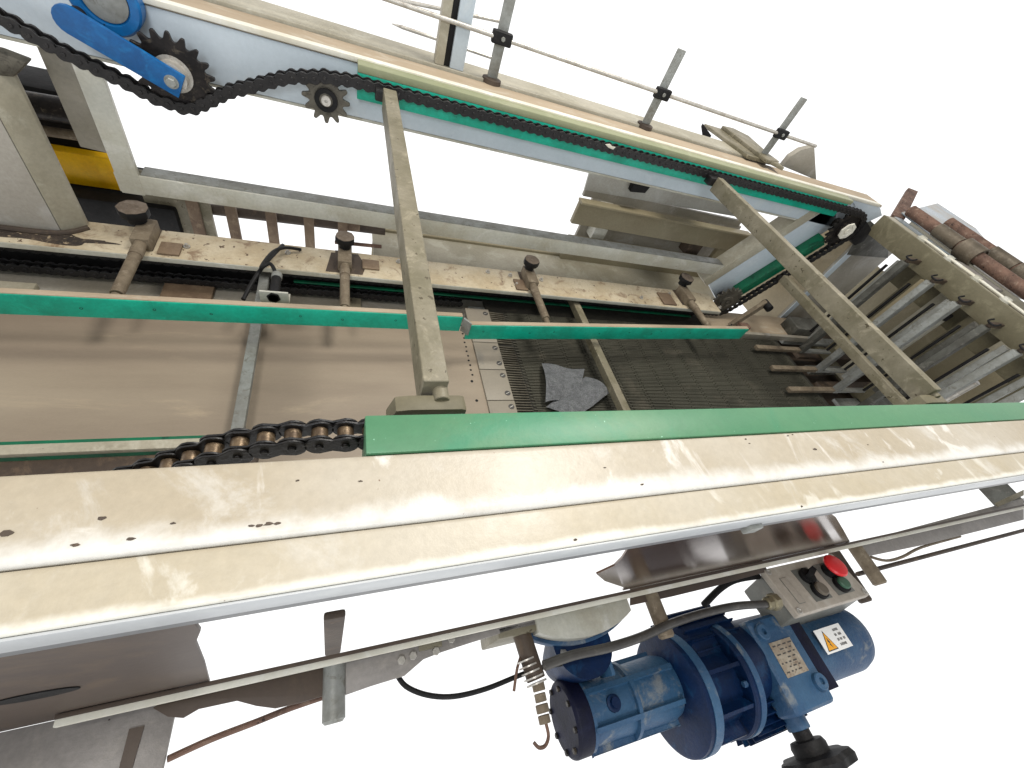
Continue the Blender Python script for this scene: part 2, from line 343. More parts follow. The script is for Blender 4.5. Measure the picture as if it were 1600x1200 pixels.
gs = obj('leg_shade_plate', B().prism([(3.62, 2.165, -.10), (4.05, 2.165, -.20), (4.30, 2.165, -.36), (3.80, 2.165, -.40)], (0, .005, 0), .001), DARKS, None, (3.7, 2.3, -.1))  # plain dark plate paints the shading over the top of the leg
tag(gs, 'dark plate painting the leg shade under the right end of the far rail', 'bracket')

# ------------------------------------------------------------------ support plate with dirt
sp = thing('ledge_plate', 'long cream ledge caked in oil and dust, carrying the four knob clamps', 'ledge plate', (.8, 2.06, -.93))
obj('plate', B().box(-1.5, 2.74, 1.955, 2.165, -.938, -.93, .002), DIRTY, sp)
obj('plate_edge', B().box(-1.5, 2.735, 1.950, 1.9545, -.955, -.931, .001), WHITEW, sp)
for x, y in ((-.70, 2.05), (-.27, 2.09), (.30, 2.12), (.85, 2.12), (1.0, 2.11), (1.02, 2.02), (1.22, 2.1), (2.0, 2.02), (2.75, 2.0), (2.3, 2.1)):
    obj('bolt', B().lathe((x, y, -.931), (0, 0, 1), [(0, .014), (.008, .014), (.008, .008), (.02, .007), (.02, 0)], 16), STEEL, sp)
for x0, x1, y0, y1 in ((-.80, -.715, 1.97, 2.06), (.10, .19, 2.02, 2.10), (1.01, 1.09, 1.97, 2.07), (2.18, 2.30, 1.97, 2.10)):
    obj('shim_plate', B().box(x0, x1, y0, y1, -.929, -.918, .003), WOODY, sp)

gp_ = []
for k in range(40):
    a = 2 * math.pi * k / 40; q_ = 1 + .22 * math.sin(5 * a + 1) + random.uniform(-.12, .12)
    gp_.append((-1.22 + .23 * q_ * math.cos(a), 2.015 + .036 * q_ * math.sin(a), -.9294))
obj('grease_patch', B().prism(gp_, (0, 0, .0008)), GREASE, sp)
obj('rust_patch', B().prism([(-.085, 1.97, -.9294), (-.06, 2.14, -.9294), (.08, 2.15, -.9294), (.12, 2.05, -.9294), (.10, 1.97, -.9294)], (0, 0, .0008)), SHADE, sp)
# ------------------------------------------------------------------ clamps with knobs
def clamp(x, yk, label, r=.042, lean=0):
    t = thing('clamp_knob', label, 'clamp knob', (x, 2.08, -.93), 'knob clamps along the dusty ledge')
    b = B(); n = 10; r *= 1.12
    pts = [(x + lean + r * math.cos(6.283 * (k + .3) / n) * (1 if k % 2 else .95), yk + r * math.sin(6.283 * (k + .3) / n) * (1 if k % 2 else .95), -.800) for k in range(n)]
    kb = obj('knob', b.prism(pts, (0, 0, -.034), .003), BLACK, t)
    obj('knob_face', B().prism([((px - x - lean) * .97 + x + lean, (py - yk) * .97 + yk, -.7995) for px, py, _ in pts], (0, 0, .003), .001), KNOB, kb)
    obj('knob_boss', B().lathe((x + lean, yk, -.797), (0, 0, 1), [(0, r * .42), (.003, r * .38), (.003, r * .3), (.001, r * .28), (.001, 0)], 20), KNOB, kb)
    obj('knob_neck', B().cyl((x + lean, yk, -.87), (x + lean, yk, -.8345), r * .6), BLACK, kb)
    obj('stud', B().cyl((x + lean, yk, -.89), (x + lean, yk, -.834), .012), BLACK, t)
    obj('clamp_block', B().box(x - .035, x + .035, 1.985, 2.15, -.928, -.865, .006), DUSTY, t)
    obj('base_plate', B().box(x - .05, x + .035, 1.99, 2.164, -.9295, -.9275, .001), SHADE, t)
    rd = obj('slide_rod', B().cyl((x, 1.66 + .02 * x, -.895), (x, 2.0, -.895), .0235), DUSTY, t)
    obj('rod_collar', B().lathe((x, 1.90, -.895), (0, 1, 0), [(0, .026), (.05, .027), (.052, .024)], 20), DUSTY, rd)
    obj('rod_tip', B().cyl((x, 1.60 + .03 * x, -.90), (x, 1.665 + .03 * x, -.895), .017), DUSTY, rd)
clamp(-.855, 2.125, 'largest knob clamp at the left, beside the foot of the wide grey post', .055, -.035)
clamp(.01, 2.115, 'knob clamp left of the long flight bar, near the hanging cable sensor', .045)
clamp(1.115, 2.125, 'knob clamp between the two flight bars, right of the long bar', .046)
clamp(2.42, 2.16, 'smallest knob clamp, farthest right beside the lower corner sprocket', .05)

# ------------------------------------------------------------------ far lower guides with teal strip
def guide(name, label, p0, p1, zt, hs):
    p0 = Vector(p0); p1 = Vector(p1); d = (p1 - p0).normalized(); nrm = Vector((-d.y, d.x, 0))
    t = thing('guide_rail', label, 'guide rail', (p0 + p1) / 2, None)
    obj('backing_bar', B().prism([p0 + Vector((0, 0, zt)), p1 + Vector((0, 0, zt)), p1 + nrm * .026 + Vector((0, 0, zt)), p0 + nrm * .026 + Vector((0, 0, zt))], (0, 0, -.02), .003), TAN, t)
    obj('wear_strip', B().prism([p0 - nrm * .004 + Vector((0, 0, zt - .004)), p1 - nrm * .004 + Vector((0, 0, zt - .004)), p1 + nrm * .014 + Vector((0, 0, zt - .004)), p0 + nrm * .014 + Vector((0, 0, zt - .004))], (0, 0, -hs), .004), TEAL, t)
    L = (p1 - p0).length
    for k in range(int(L / .24)):
        q = p0 + d * (.09 + k * .24 + .05 * math.sin(k * 2.3))
        obj('screw_hole', B().lathe(q - nrm * .0035 + Vector((0, 0, zt - .045 - .01 * (k % 2))), -nrm, [(0, .0055), (.001, .0055), (.001, .004), (.0003, .003)], 10), BLACK, t)
    return t
guide('l', 'teal faced guide rail over the brown belt, left one of the two in line', (-1.75, 1.485, 0), (.565, 1.545, 0), -.795, .098)
guide('r', 'teal faced guide rail over the dark ribbed belt, right of the joint', (.60, 1.525, 0), (2.72, 1.665, 0), -.83, .10)
jp = obj('joint_plate', B().prism([(.566, 1.535, -.80), (.60, 1.50, -.80), (.606, 1.504, -.80), (.575, 1.545, -.80)], (0, 0, -.085), .001), GALV, None, (.58, 1.52, -.85))
tag(jp, 'thin bent metal lip in the gap between the two teal guide rails', 'joint plate')
# near guide on the left
ng = thing('guide_rail', 'dull green edged guide rail at the left, just above the near cream rail', 'guide rail', (-.8, .95, -.9))
obj('backing_bar', B().box(-1.8, -.33, .905, .940, -.915, -.895, .003), PALE, ng)
obj('wear_strip', B().box(-1.8, -.40, .9405, .958, -1.0, -.905, .003), DGREEN, ng)
obj('lower_plate', B().box(-1.8, -.28, .74, .900, -.96, -.925, .003), SHADE, ng)

# ------------------------------------------------------------------ belts
bb = thing('conveyor_belt', 'smooth brown belt at the lower left inside the machine, dark streaks along it', 'conveyor belt', (-.6, 1.4, -1.1))
obj('belt_sheet', B().box(-3.0, .715, .82, 1.78, -1.12, -1.10, .002), BELT, bb)
b = B()
for k in range(12): b.lathe((.66 + .003 * (k % 2), 1.80 - .035 * k - .0, -1.0995), (0, 0, 1), [(0, .006), (.001, .006), (.0012, .002)], 10)
b.lathe((.652, 1.37, -1.0995), (0, 0, 1), [(0, .008), (.001, .008), (.0012, .002)], 12)
b.lathe((.655, 1.24, -1.0995), (0, 0, 1), [(0, .008), (.001, .008), (.0012, .002)], 12)
obj('rivet', b, BLACK, bb)
bed = thing('belt_bed', 'dusty cream and grey bed strip between the lower chain and the left teal guide', 'conveyor bed', (-.5, 1.95, -1.16))
obj('bed_plate', B().box(-3.0, .90, 1.785, 2.16, -1.19, -1.16, .004), GREYP, bed)
for x0, x1, y0, y1, mt_ in ((-.83, -.62, 1.8, 2.03, WOODY), (.0, .10, 1.80, 2.06, OLIVE), (.12, .33, 1.79, 1.88, OLIVE), (.75, 1.02, 1.66, 2.02, GALV), (-1.6, -1.28, 1.80, 1.94, PALE), (1.15, 1.33, 1.72, 1.88, PALE), (1.36, 1.62, 1.72, 1.95, PALE), (1.72, 1.92, 1.74, 1.90, WOODY)):
    obj('bed_bracket', B().box(x0, x1, y0, y1, -1.159, -1.13, .005), mt_, bed)
mb = thing('mesh_belt', 'dark grey brown modular belt with fine ribs, right half of the machine floor', 'modular belt', (2.0, 1.4, -1.11))
obj('belt_surface', B().box(.86, 3.50, .80, 2.15, -1.135, -1.116, .002), MESH, mb)
b = B()
ny = 96
for i in range(ny):
    y = .86 + i * (1.96 - .86) / ny; x = .975 + (.02 if i % 2 else 0)
    while x < 3.45:
        ln = .155; x1 = min(x + ln, 3.45)
        b.box(x, x1, y, y + .0056, -1.117, -1.108 + random.uniform(-.001, .001), 0)
        x = x1 + .006
obj('ribs', b, RIB, mb, smooth=False)
# comb plates
ys = [(1.95, 1.66), (1.655, 1.45), (1.445, 1.235), (1.23, .95)]
labs = ['comb plate next to the teal guide, partly under it, farthest of the four', 'second comb plate from the teal guide, two slotted screws', 'third comb plate from the teal guide, palest, two slotted screws', 'comb plate closest to the green strip, cut off by it']
for (ya, yb), lab in zip(ys, labs):
    t = thing('comb_plate', lab, 'comb plate', (.8, (ya + yb) / 2, -1.1), 'comb transfer plates at the belt joint')
    obj('plate', B().box(.708, .862, yb, ya, -1.108, -1.088, .003), COMB, t)
    b = B(); y = yb + .008
    while y < ya - .004:
        b.prism([(.863, y, -1.098), (.863, y + .0075, -1.098), (.968, y + .0045, -1.104), (.968, y + .002, -1.104)], (0, 0, -.008)); y += .0177
    obj('fingers', b, DARKF, t)
    for yy in (ya - .04, yb + .045):
        sc = B().lathe((.835, yy, -1.0885), (0, 0, 1), [(0, .0165), (.002, .0165), (.002, .012), (.0008, .0115), (.0008, 0)], 20)
        s1 = obj('screw', sc, LBT, t)
        obj('slot', B().bar((.824, yy - .006, -1.0868), (.846, yy + .006, -1.0868), .004, .0012, bev=0), STEEL, s1)
# felt scrap
def sheet(pts, th, bev=.002): return B().prism(pts, (0, 0, -th), bev)
fs = thing('felt_scrap', 'torn grey felt pad folded over itself, lying on the dark ribbed belt', 'felt pad', (1.2, 1.35, -1.09))
def warp(name, cs, fz, mt, parent, n=14):
    tb = bmesh.new(); g = []
    for i in range(n + 1):
        row = []
        for j in range(n + 1):
            u, v = i / n, j / n
            p = (Vector(cs[0]) * (1 - u) + Vector(cs[1]) * u) * (1 - v) + (Vector(cs[3]) * (1 - u) + Vector(cs[2]) * u) * v
            p.z += fz(u, v); row.append(tb.verts.new(p))
        g.append(row)
    for i in range(n):
        for j in range(n): tb.faces.new((g[i][j], g[i + 1][j], g[i + 1][j + 1], g[i][j + 1]))
    bmesh.ops.solidify(tb, geom=tb.faces[:], thickness=.006)
    bmesh.ops.recalc_face_normals(tb, faces=tb.faces)
    bb_ = B(); bb_._add(tb); return obj(name, bb_, mt, parent)
warp('upper_fold', [(1.105, 1.50, -1.085), (1.385, 1.46, -1.085), (1.24, 1.235, -1.09), (1.03, 1.20, -1.09)], lambda u, v: .05 * math.sin(v * 2.6) * (1 - .5 * u) + .01 * math.sin(u * 7), FELT, fs)
warp('lower_fold', [(1.04, 1.185, -1.09), (1.37, 1.40, -1.085), (1.46, 1.25, -1.085), (1.16, 1.08, -1.09)], lambda u, v: .055 * math.sin(v * 2.4) * (.5 + .5 * u) + .008 * math.sin(u * 9), FELT, fs)

# ------------------------------------------------------------------ roller chains
P = .0405; CR = .0225
def link_mesh(name, inner, y=.0):
    b = B(); w = .0135 if inner else .0190; th = .0042
    for sgn in (-1, 1):
        pts = []
        for cx, a0, a1 in ((P, -90, 90), (0, 90, 270)):
            for k in range(9):
                a = math.radians(a0 + (a1 - a0) * k / 8); pts.append((cx + CR * math.cos(a), sgn * w - th / 2, CR * math.sin(a)))
            pts.append((P / 2, sgn * w - th / 2, .0155 if cx else -.0155))
        b.prism(pts, (0, th, 0), .0008, 1)
    if inner:
        for cx in (0, P): b.cyl((cx, -.0115, 0), (cx, .0115, 0), .0125, 14, .001)
    else:
        for cx in (0, P): b.cyl((cx, -.0245, 0), (cx, .0245, 0), .0066, 10, .001)
    bmesh.ops.translate(b.bm, verts=b.bm.verts, vec=(0, y, 0))
    me_o = obj(name, b, BLACKC, None)
    me = me_o.data; D.objects.remove(me_o); return me
LI = link_mesh('link', True); LO = link_mesh('link', False)
RO = D.meshes.new('roller')
def polyline(path, step):
    pts = [Vector(p) for p in path]; out = [pts[0].copy()]; i = 0; cur = pts[0].copy()
    while i < len(pts) - 1:
        d = pts[i + 1] - cur
        if (pts[i + 1] - out[-1]).length < step: i += 1; cur = out[-1].copy() if False else pts[i]; continue
        # find the point on segment at distance step from the last node
        a = cur; c = pts[i + 1]; o = out[-1]; lo, hi = 0.0, 1.0
        for _ in range(24):
            mid = (lo + hi) / 2
            if ((a.lerp(c, mid)) - o).length < step: lo = mid
            else: hi = mid
        q = a.lerp(c, hi); out.append(q); cur = q
    return out
def arc(cx, cz, r, a0, a1, n=8): return [(cx + r * math.cos(math.radians(a0 + (a1 - a0) * k / n)), cz + r * math.sin(math.radians(a0 + (a1 - a0) * k / n))) for k in range(n + 1)]
def chain(label, path, y, group=None, rollers=False, cap=100, start=0):
    t = thing('roller_chain', label, 'roller chain', (path[0][0], y, path[0][1]), group)
    nodes = polyline([(x, y, z) for x, z in path], P); items = []
    for i in range(len(nodes) - 1):
        a, c = nodes[i], nodes[i + 1]; items.append((i, a, c))
    items.sort(key=lambda q: (q[1] - CAM).length)
    rest = bmesh.new()
    for k, (i, a, c) in enumerate(items):
        me = LI if i % 2 else LO; d = c - a
        ang = -math.atan2(d.z, d.x)
        if k < cap:
            o = D.objects.new('link', me); COL.objects.link(o); o.parent = t; o.location = a - org(t); o.rotation_euler = (0, ang, 0)
            if rollers and i % 2:
                for cx in (0, P):
                    r = B().cyl((cx, -.0112, 0), (cx, .0112, 0), .0135, 20, .001)
                    ro = obj('roller', r, ROLL, None); ro.parent = o
        else:
            tm = bmesh.new(); tm.from_mesh(me); bmesh.ops.transform(tm, matrix=Matrix.Translation(a - org(t)) @ Matrix.Rotation(ang, 4, 'Y'), verts=tm.verts)
            m2 = D.meshes.new('t'); tm.to_mesh(m2); tm.free(); rest.from_mesh(m2); D.meshes.remove(m2)
    if len(items) > cap:
        me = D.meshes.new('link_run'); rest.to_mesh(me); me.materials.append(BLACKC)
        o = D.objects.new('link_run', me); COL.objects.link(o); o.parent = t; o['kind'] = 'stuff'
    rest.free(); return t
SC = [(-.068, -.162, .073), (-.585, -.185, .118), (3.356, -.165, .079), (2.86, -.955, .079)]
path = [(-1.35, -.04), (-1.03, -.135), (-.90, -.195), (-.74, -.252), (-.66, -.285)] + arc(-.585, -.185, .112, 245, 290, 4) + [(-.50, -.262), (-.42, -.205), (-.32, -.158), (-.20, -.100)] + arc(-.068, -.147, .080, 120, 80, 4) + [(.02, -.058), (.10, -.057)] + [(3.34, -.057)] \
    + arc(3.36, -.18, .123, 90, -33, 9) + arc(2.87, -.92, .123, -33, -90, 5) + [(-1.9, -1.043)]
chain('black greasy roller chain along the far rail and round the two corner sprockets', path, 2.083)
chain('second dark chain, lowest row under the dusty ledge', [(-1.7, -1.115), (.72, -1.115)], 2.03)
path = [(-.55, -.285), (-.44, -.235), (-.32, -.185), (-.20, -.105), (-.13, -.076), (-.06, -.064), (.18, -.063)]
chain('short stretch of roller chain with brass coloured rollers dipping behind the near cream rail', path, .413, rollers=True)
cb = obj('dark_gap_backing', B().box(-1.9, 2.7, 2.11, 2.13, -1.158, -.94, .002), BLACK, None, (1, 2.12, -1.1))  # black backing added so the gap behind the chains stays dark
tag(cb, 'black sheet painting the dark gap behind the return chain under the dusty ledge', 'chain guide')
gl = obj('chain_guide', B().box(-.25, 2.6, 2.04, 2.058, -1.083, -1.073, .002), DGREEN, None, (1, 2.0, -1.08))
tag(gl, 'thin oily green strip between the two lower chain rows', 'chain guide')

# ------------------------------------------------------------------ sprockets
def sprocket(label, x, y, z, r, n, mt_, hub, hubm, th=.014, phase=0, holes=False, hublen=.03):
    t = thing('sprocket', label, 'sprocket', (x, y, z), 'chain sprockets')
    pts = []; ro = r + .013; ri = r - .010
    for k in range(n):
        a0 = 2 * math.pi * (k + phase) / n; st = 2 * math.pi / n
        for da, rr in ((-.34, ri), (-.27, ri + .006), (-.17, ro - .006), (-.09, ro), (.09, ro), (.17, ro - .006), (.27, ri + .006), (.34, ri), (.5, ri - .003)):
            a = a0 + da * st; pts.append((x + rr * math.cos(a), y - th / 2, z + rr * math.sin(a)))
    obj('toothed_disc', B().prism(pts, (0, th, 0), .0012, 1), mt_, t)
    hb = obj('hub', B().lathe((x, y - th / 2 + .002, z), (0, -1, 0), [(0, hub * 1.25), (.004, hub * 1.25), (.005, hub), (hublen, hub), (hublen + .001, hub * .9), (hublen + .001, hub * .62), (hublen - .006, hub * .58), (hublen - .006, hub * .3), (hublen + .004, hub * .28), (hublen + .004, 0)], 28), hubm, t)
    obj('axle', B().cyl((x, y + th / 2, z), (x, FF + .01, z), hub * .5), SPRK, t)
    return t
sprocket('grey idler sprocket under the hump of the chain, left of the long flight bar', -.068, 2.083, -.147, .078, 12, SPRG, .028, SPRG, holes=True, hublen=.012)
obj('bearing_seal', B().lathe((-.068, 2.0665, -.147), (0, -1, 0), [(0, .044), (.004, .043), (.004, .026), (.001, .025)], 28), BLACK, D.objects['sprocket'])
obj('axle_end', B().lathe((-.068, 2.0665, -.147), (0, -1, 0), [(0, .019), (.012, .018), (.012, .006), (.006, .005), (.006, 0)], 20), STEEL, D.objects['sprocket'])
sprocket('large black sprocket held by the blue arm at the upper left', -.585, 2.083, -.185, .118, 18, SPRK, .048, STEEL, phase=.3, hublen=.042)
sprocket('black corner sprocket with pale hub at the right end of the upper teal strip', 3.36, 2.083, -.18, .123, 19, SPRK, .066, SPRK, phase=.2, hublen=.024)
obj('hub_nut', B().lathe((3.36, 2.052, -.18), (0, -1, 0), [(0, .062), (.008, .060), (.008, .040), (.002, .038)], 8), EDGEW, D.objects['sprocket.002'])
obj('hub_centre', B().lathe((3.36, 2.052, -.18), (0, -1, 0), [(0, .022), (.010, .020), (.010, .007), (.004, .006), (.004, 0)], 20), EDGEW, D.objects['sprocket.002'])
sprocket('lower corner sprocket at the foot of the sloping member, brown with grease', 2.87, 2.083, -.92, .123, 19, SPRG, .055, SPRG, phase=.4, hublen=.018)
sh = obj('shaft_block', B().prism([(3.47, 2.05, -.09), (3.58, 2.05, -.13), (3.63, 2.05, -.22), (3.58, 2.05, -.27), (3.50, 2.05, -.24)], (0, .10, 0), .006), BLACK, None, (3.48, 2.1, -.16))
tag(sh, 'black greasy bearing block just right of the pale hubbed corner sprocket', 'bearing')

pb = obj('paint_blob', B().prism([at(px, py, y=2.052) for px, py in ((946, 226), (953, 225), (957, 229), (962, 230), (958, 234), (951, 231))], (0, .004, 0), .001), EDGEW, None, at(953, 229, y=2.052)); tag(pb, 'dried white paint blob stuck on the far chain', 'paint blob')
# blue tensioner
tn = thing('tensioner_arm', 'bright blue flat tensioner arm with a round blue holder at the top left', 'tensioner', (-.7, 2.03, -.1))
c0 = at(108, 33, y=2.02); c1 = at(268, 128, y=2.02); d = (c1 - c0).normalized(); nn = Vector((-d.z, 0, d.x)); hw = .042
pts = [c1 + d * .03 + nn * hw, c1 + d * .03 - nn * hw] + [c0 + nn * hw * math.cos(math.radians(q_)) - d * hw * math.sin(math.radians(q_)) for q_ in range(180, -1, -20)]
obj('arm', B().prism(pts, (0, .016, 0), .002), BLUE, tn)
obj('bolt', B().hexb(c1 - Vector((0, .002, 0)), (0, -1, 0), .016, .012).lathe(c1, (0, -1, 0), [(0, .022), (.003, .022), (.003, .01)], 20), GALV, tn)
rc = at(158, 2, y=2.09)
obj('holder', B().lathe((rc.x, 2.165, rc.z), (0, -1, 0), [(0, .098), (.055, .100), (.062, .094), (.060, .070), (.045, .066), (.045, 0)], 40), BLUE, tn)
obj('holder_face', B().lathe((rc.x, 2.119, rc.z), (0, -1, 0), [(0, .064), (.004, .063), (.004, 0)], 36), GALV, tn)
obj('spacer', B().cyl((c0.x, 2.036, c0.z), (c0.x, 2.16, c0.z), .022), BLACK, tn)

# ------------------------------------------------------------------ flight bars
def flight(label, x, z, ya, yb, w=.052, h=.084, near=True, far=True, mt_=OLIVE, tilt=0):
    t = thing('flight_bar', label, 'flight bar', (x, (ya + yb) / 2, z), 'cross bars carried by the two chains')
    obj('bar', B().box(x - w / 2, x + w / 2, ya, yb, z - h, z, .004, 3), mt_, t)
    if far:
        obj('chain_block', B().box(x - .055, x + .04, yb - .002, 2.068, z - .055, z - .012, .006), BLACKC, t)
    if near:
        br = obj('end_bracket', B().prism([(x - .092, .462, z - .075), (x + .060, .462, z - .075), (x + .060, .462, z - .030), (x + .05, .462, z - .026), (x - .05, .462, z - .026), (x - .078, .462, z - .030)], (0, .036, 0), .004), OLIVEP, t)
        obj('pivot_pin', B().cyl((x + .012, .484, z - .030), (x + .012, ya + .01, z - .030), .016), OLIVE, br)
    return t
flight('long square flight bar from the hump of the far chain to the green strip', .172, -.036, .512, 2.03)
flight('broad flight bar at the right, ending beside the fork rack', 1.985, -.042, .50, 2.02, w=.04, h=.078)
flight('narrow grey cross bar over the brown belt, left of the long flight bar', -.375, -1.0, .70, 2.06, .044, .03, False, True, GALV)
flight('narrow cross bar over the dark ribbed belt behind the felt pad', 1.47, -.985, .70, 2.06, .05, .05, False, True, OLIVE)
flight('cross bar hanging from the sloping chain, below the broad flight bar', 3.20, -.60, .50, 2.06, .045, .06, False, True, OLIVE)

# sensor
sn = thing('proximity_sensor', 'black barrel sensor on a small white angle with its grey cable looping over the ledge', 'sensor', (-.28, 1.75, -.88))
q = at(428, 462, z=-.84)
obj('bracket', B().box(q.x - .055, q.x + .06, q.y - .012, q.y - .002, q.z - .035, q.z + .03, .004), WHITEW, sn)
obj('bracket_foot', B().box(q.x - .055, q.x + .06, q.y - .002, q.y + .06, q.z - .04, q.z - .034, .002), WHITEW, sn)
obj('barrel', B().cyl((q.x, q.y - .018, q.z), (q.x, q.y + .12, q.z), .021), BLACK, sn)
obj('nut', B().hexb((q.x, q.y - .010, q.z), (0, -1, 0), .028, .008), BLACK, sn)
obj('ferrule', B().cyl((q.x, q.y + .12, q.z), (q.x, q.y + .15, q.z), .023), GALV, sn)
obj('cable', B().tube([(q.x, q.y + .14, q.z), (q.x - .03, q.y + .20, q.z + .02), at(408, 418, z=-.84), at(425, 395, z=-.86), at(445, 387, z=-.88), at(470, 390, z=-.91)], .0085), BLACK, sn)
cbl = obj('cable', B().tube([at(380, 468, z=-.90), at(395, 440, z=-.88), at(412, 415, z=-.86), at(430, 395, z=-.87), at(442, 383, z=-.90)], .009), BLACK, None, at(412, 415, z=-.86))
tag(cbl, 'loose dark cable bent across the ledge beside the sensor', 'cable')

# ------------------------------------------------------------------ rail posts behind the far rail
def post(x, label, ztop=.37, zrod=.18, w=.05):
    t = thing('rail_post', label, 'post', (x, 2.36, .0), 'guard rail posts on the far rail')
    obj('flat_post', B().box(x - w / 2, x + w / 2, 2.355, 2.368, .012, ztop, .004), GALV, t)
    obj('foot', B().lathe((x, 2.361, .0005), (0, 0, 1), [(0, .048), (.018, .046), (.022, .03)], 20), SHADE, t)
    cl = obj('clamp', B().box(x - .05, x + .045, 2.325, 2.354, zrod - .026, zrod + .026, .009, 3), BLACK, t)
    obj('clamp_screw', B().hexb((x, 2.326, zrod), (0, -1, 0), .010, .006), GALV, cl)
post(.665, 'tallest looking flat steel post with a black rod clamp, cut by the top edge', .42, .183)
post(1.59, 'middle flat steel post with black clamp standing on the far rail', .372, .178)
post(2.525, 'rightmost flat steel post with black clamp, above the folded brackets', .372, .178)
r1 = obj('guard_rod', B().cyl((-.6, 2.335, .186), (2.85, 2.335, .177), .0095, 12), STEEL, None, (1, 2.335, .18))
tag(r1, 'long thin shiny rod clamped to all three flat posts', 'rod')
for k, (a, c, lab) in enumerate((((612, 37), (768, 90), 'short lower rod behind the white post, pointed end with a black sleeve'), ((622, 0), (780, 33), 'upper rod crossing behind the white post at the top edge'))):
    pa = at(*a, y=2.62); pb = at(*c, y=2.62)
    r = obj('guard_rod', B().lathe(pa, pb - pa, [(0, .002), (.05, .008), ((pb - pa).length, .008)], 10), STEEL, None, pa); tag(r, lab, 'rod')
wp = thing('slotted_upright', 'white steel upright with a black strip, cut by the top edge of the photo', 'upright', (.45, 2.36, 0))
obj('channel', B().box(.455, .52, 2.35, 2.40, .013, 1.2, .004), WHITE, wp)
obj('black_seal', B().box(.427, .4545, 2.362, 2.40, .013, 1.2, .002), BLACK, wp)
obj('side_flange', B().box(.385, .4265, 2.35, 2.40, .013, 1.2, .004), PALE, wp)
# folded brackets
fb = thing('folded_bracket', 'bundle of tan folded steel angles leaning behind the rightmost post', 'bracket', (2.6, 2.6, .03))
for pp, zz_ in (([(1101, 193), (1134, 203), (1206, 253), (1170, 243)], .03), ([(1129, 196), (1146, 200), (1218, 252), (1200, 250)], .05), ([(1146, 200), (1170, 212), (1226, 262), (1206, 252)], .045)):
    obj('angle', B().prism([at(px, py, z=zz_) for px, py in pp], (0, 0, -.02), .003), OLIVE, fb)
obj('end_flange', B().prism([at(1098, 192, z=.04), at(1112, 212, z=.0), at(1100, 206, z=.0)], (0, 0, -.02), .001), BLACK, fb)
tp = obj('tarpaulin_corner', B().prism([at(1223, 260, y=2.45), at(1235, 245, y=2.45), at(1252, 234, y=2.45), at(1273, 229, y=2.45), at(1276, 282, y=2.45)], (0, .04, 0), .006), GREYP, None, (3.1, 2.45, 0))
tag(tp, 'curved grey brown metal flap standing at the right end of the far rail', 'flap')

# ------------------------------------------------------------------ upper left posts and machinery behind
wpz = thing('wide_post', 'wide grey cream post with a folded edge standing on the ledge at the left edge', 'post', (-1.3, 2.1, -.93))
obj('post_face', B().prism([(-2.2, 2.06, -.928), (-1.16, 2.06, -.928), (-1.16, 2.06, -.30), (-2.2, 2.06, -.20)], (0, .02, 0), .004), POSTC, wpz)
obj('post_flange', B().prism([(-1.158, 2.06, -.928), (-1.09, 2.13, -.928), (-1.09, 2.13, -.31), (-1.158, 2.06, -.30)], (0, .02, 0), .003), PALE, wpz)
obj('weld_rim', B().tube([(-1.62, 2.04, -.925), (-1.4, 2.04, -.922), (-1.17, 2.045, -.925), (-1.08, 2.11, -.925)], .012, 8), SHADE, wpz)
rp = obj('rear_post', B().prism([(-1.04, 2.24, -.22), (-.93, 2.24, -.22), (-.93, 2.24, -.625), (-1.04, 2.24, -.615)], (0, .05, 0), .004), GREYP, None, (-1, 2.25, -.62))
tag(rp, 'cream channel post directly left of the frame upright', 'post')
ar = obj('grease_bracket', B().prism([(-1.75, 2.10, -.25), (-1.09, 2.10, -.25), (-1.02, 2.10, -.265), (-1.08, 2.10, -.325), (-1.75, 2.10, -.42)], (0, .05, 0), .01), SPRG, None, (-1.3, 2.1, -.3))
tag(ar, 'grease smeared grey bracket under the slack chain at the left edge', 'bracket')
yb = obj('yellow_beam', B().box(-1.6, -1.03, 2.6, 2.66, -1.02, -.85, .006), YEL, None, (-1, 2.6, -1)); tag(yb, 'yellow painted beam seen between the posts at the left', 'beam')
mm = thing('drive_unit', 'black oily drive unit with shiny shaft behind the posts at the left', 'drive unit', (-1.3, 2.6, -.7))
obj('housing', B().box(-1.9, -1.17, 2.72, 2.95, -1.0, -.62, .02), BLACK, mm)
obj('shaft', B().cyl((-1.6, 2.58, -.76), (-1.04, 2.58, -.74), .022), DUSTY, mm)
obj('coupling', B().cyl((-1.6, 2.60, -.66), (-1.06, 2.60, -.64), .055), SPRK, mm)
obj('bearing_block', B().box(-1.16, -1.06, 2.56, 2.60, -.735, -.69, .006), OLIVE, mm)
obj('lower_housing', B().box(-1.6, -.86, 2.5, 2.9, -1.35, -1.03, .02), BLACK, mm)

# ------------------------------------------------------------------ slatted frame behind the ledge (left of centre)
sf = thing('slatted_frame', 'rusty brown frame of short uprights and a dark tube, behind the dusty ledge', 'frame', (-.4, 2.5, -1.1))
obj('tube', B().cyl((-.75, 2.62, -1.07), (.26, 2.62, -1.05), .03), SHADE, sf)
for x in (-.80, -.62, -.42, -.22, -.03):
    obj('slat', B().box(x, x + .055, 2.50, 2.53, -1.28, -.86, .004), WOODY, sf)
obj('panel', B().box(-1.0, -.70, 2.54, 2.57, -1.3, -.86, .004), OLIVE, sf)
obj('cross_tube', B().cyl((-.05, 2.55, -1.14), (.24, 2.55, -1.13), .012), RUST, sf)
obj('end_panel', B().box(.0, .10, 2.56, 2.60, -1.05, -.86, .004), WOODY, sf)
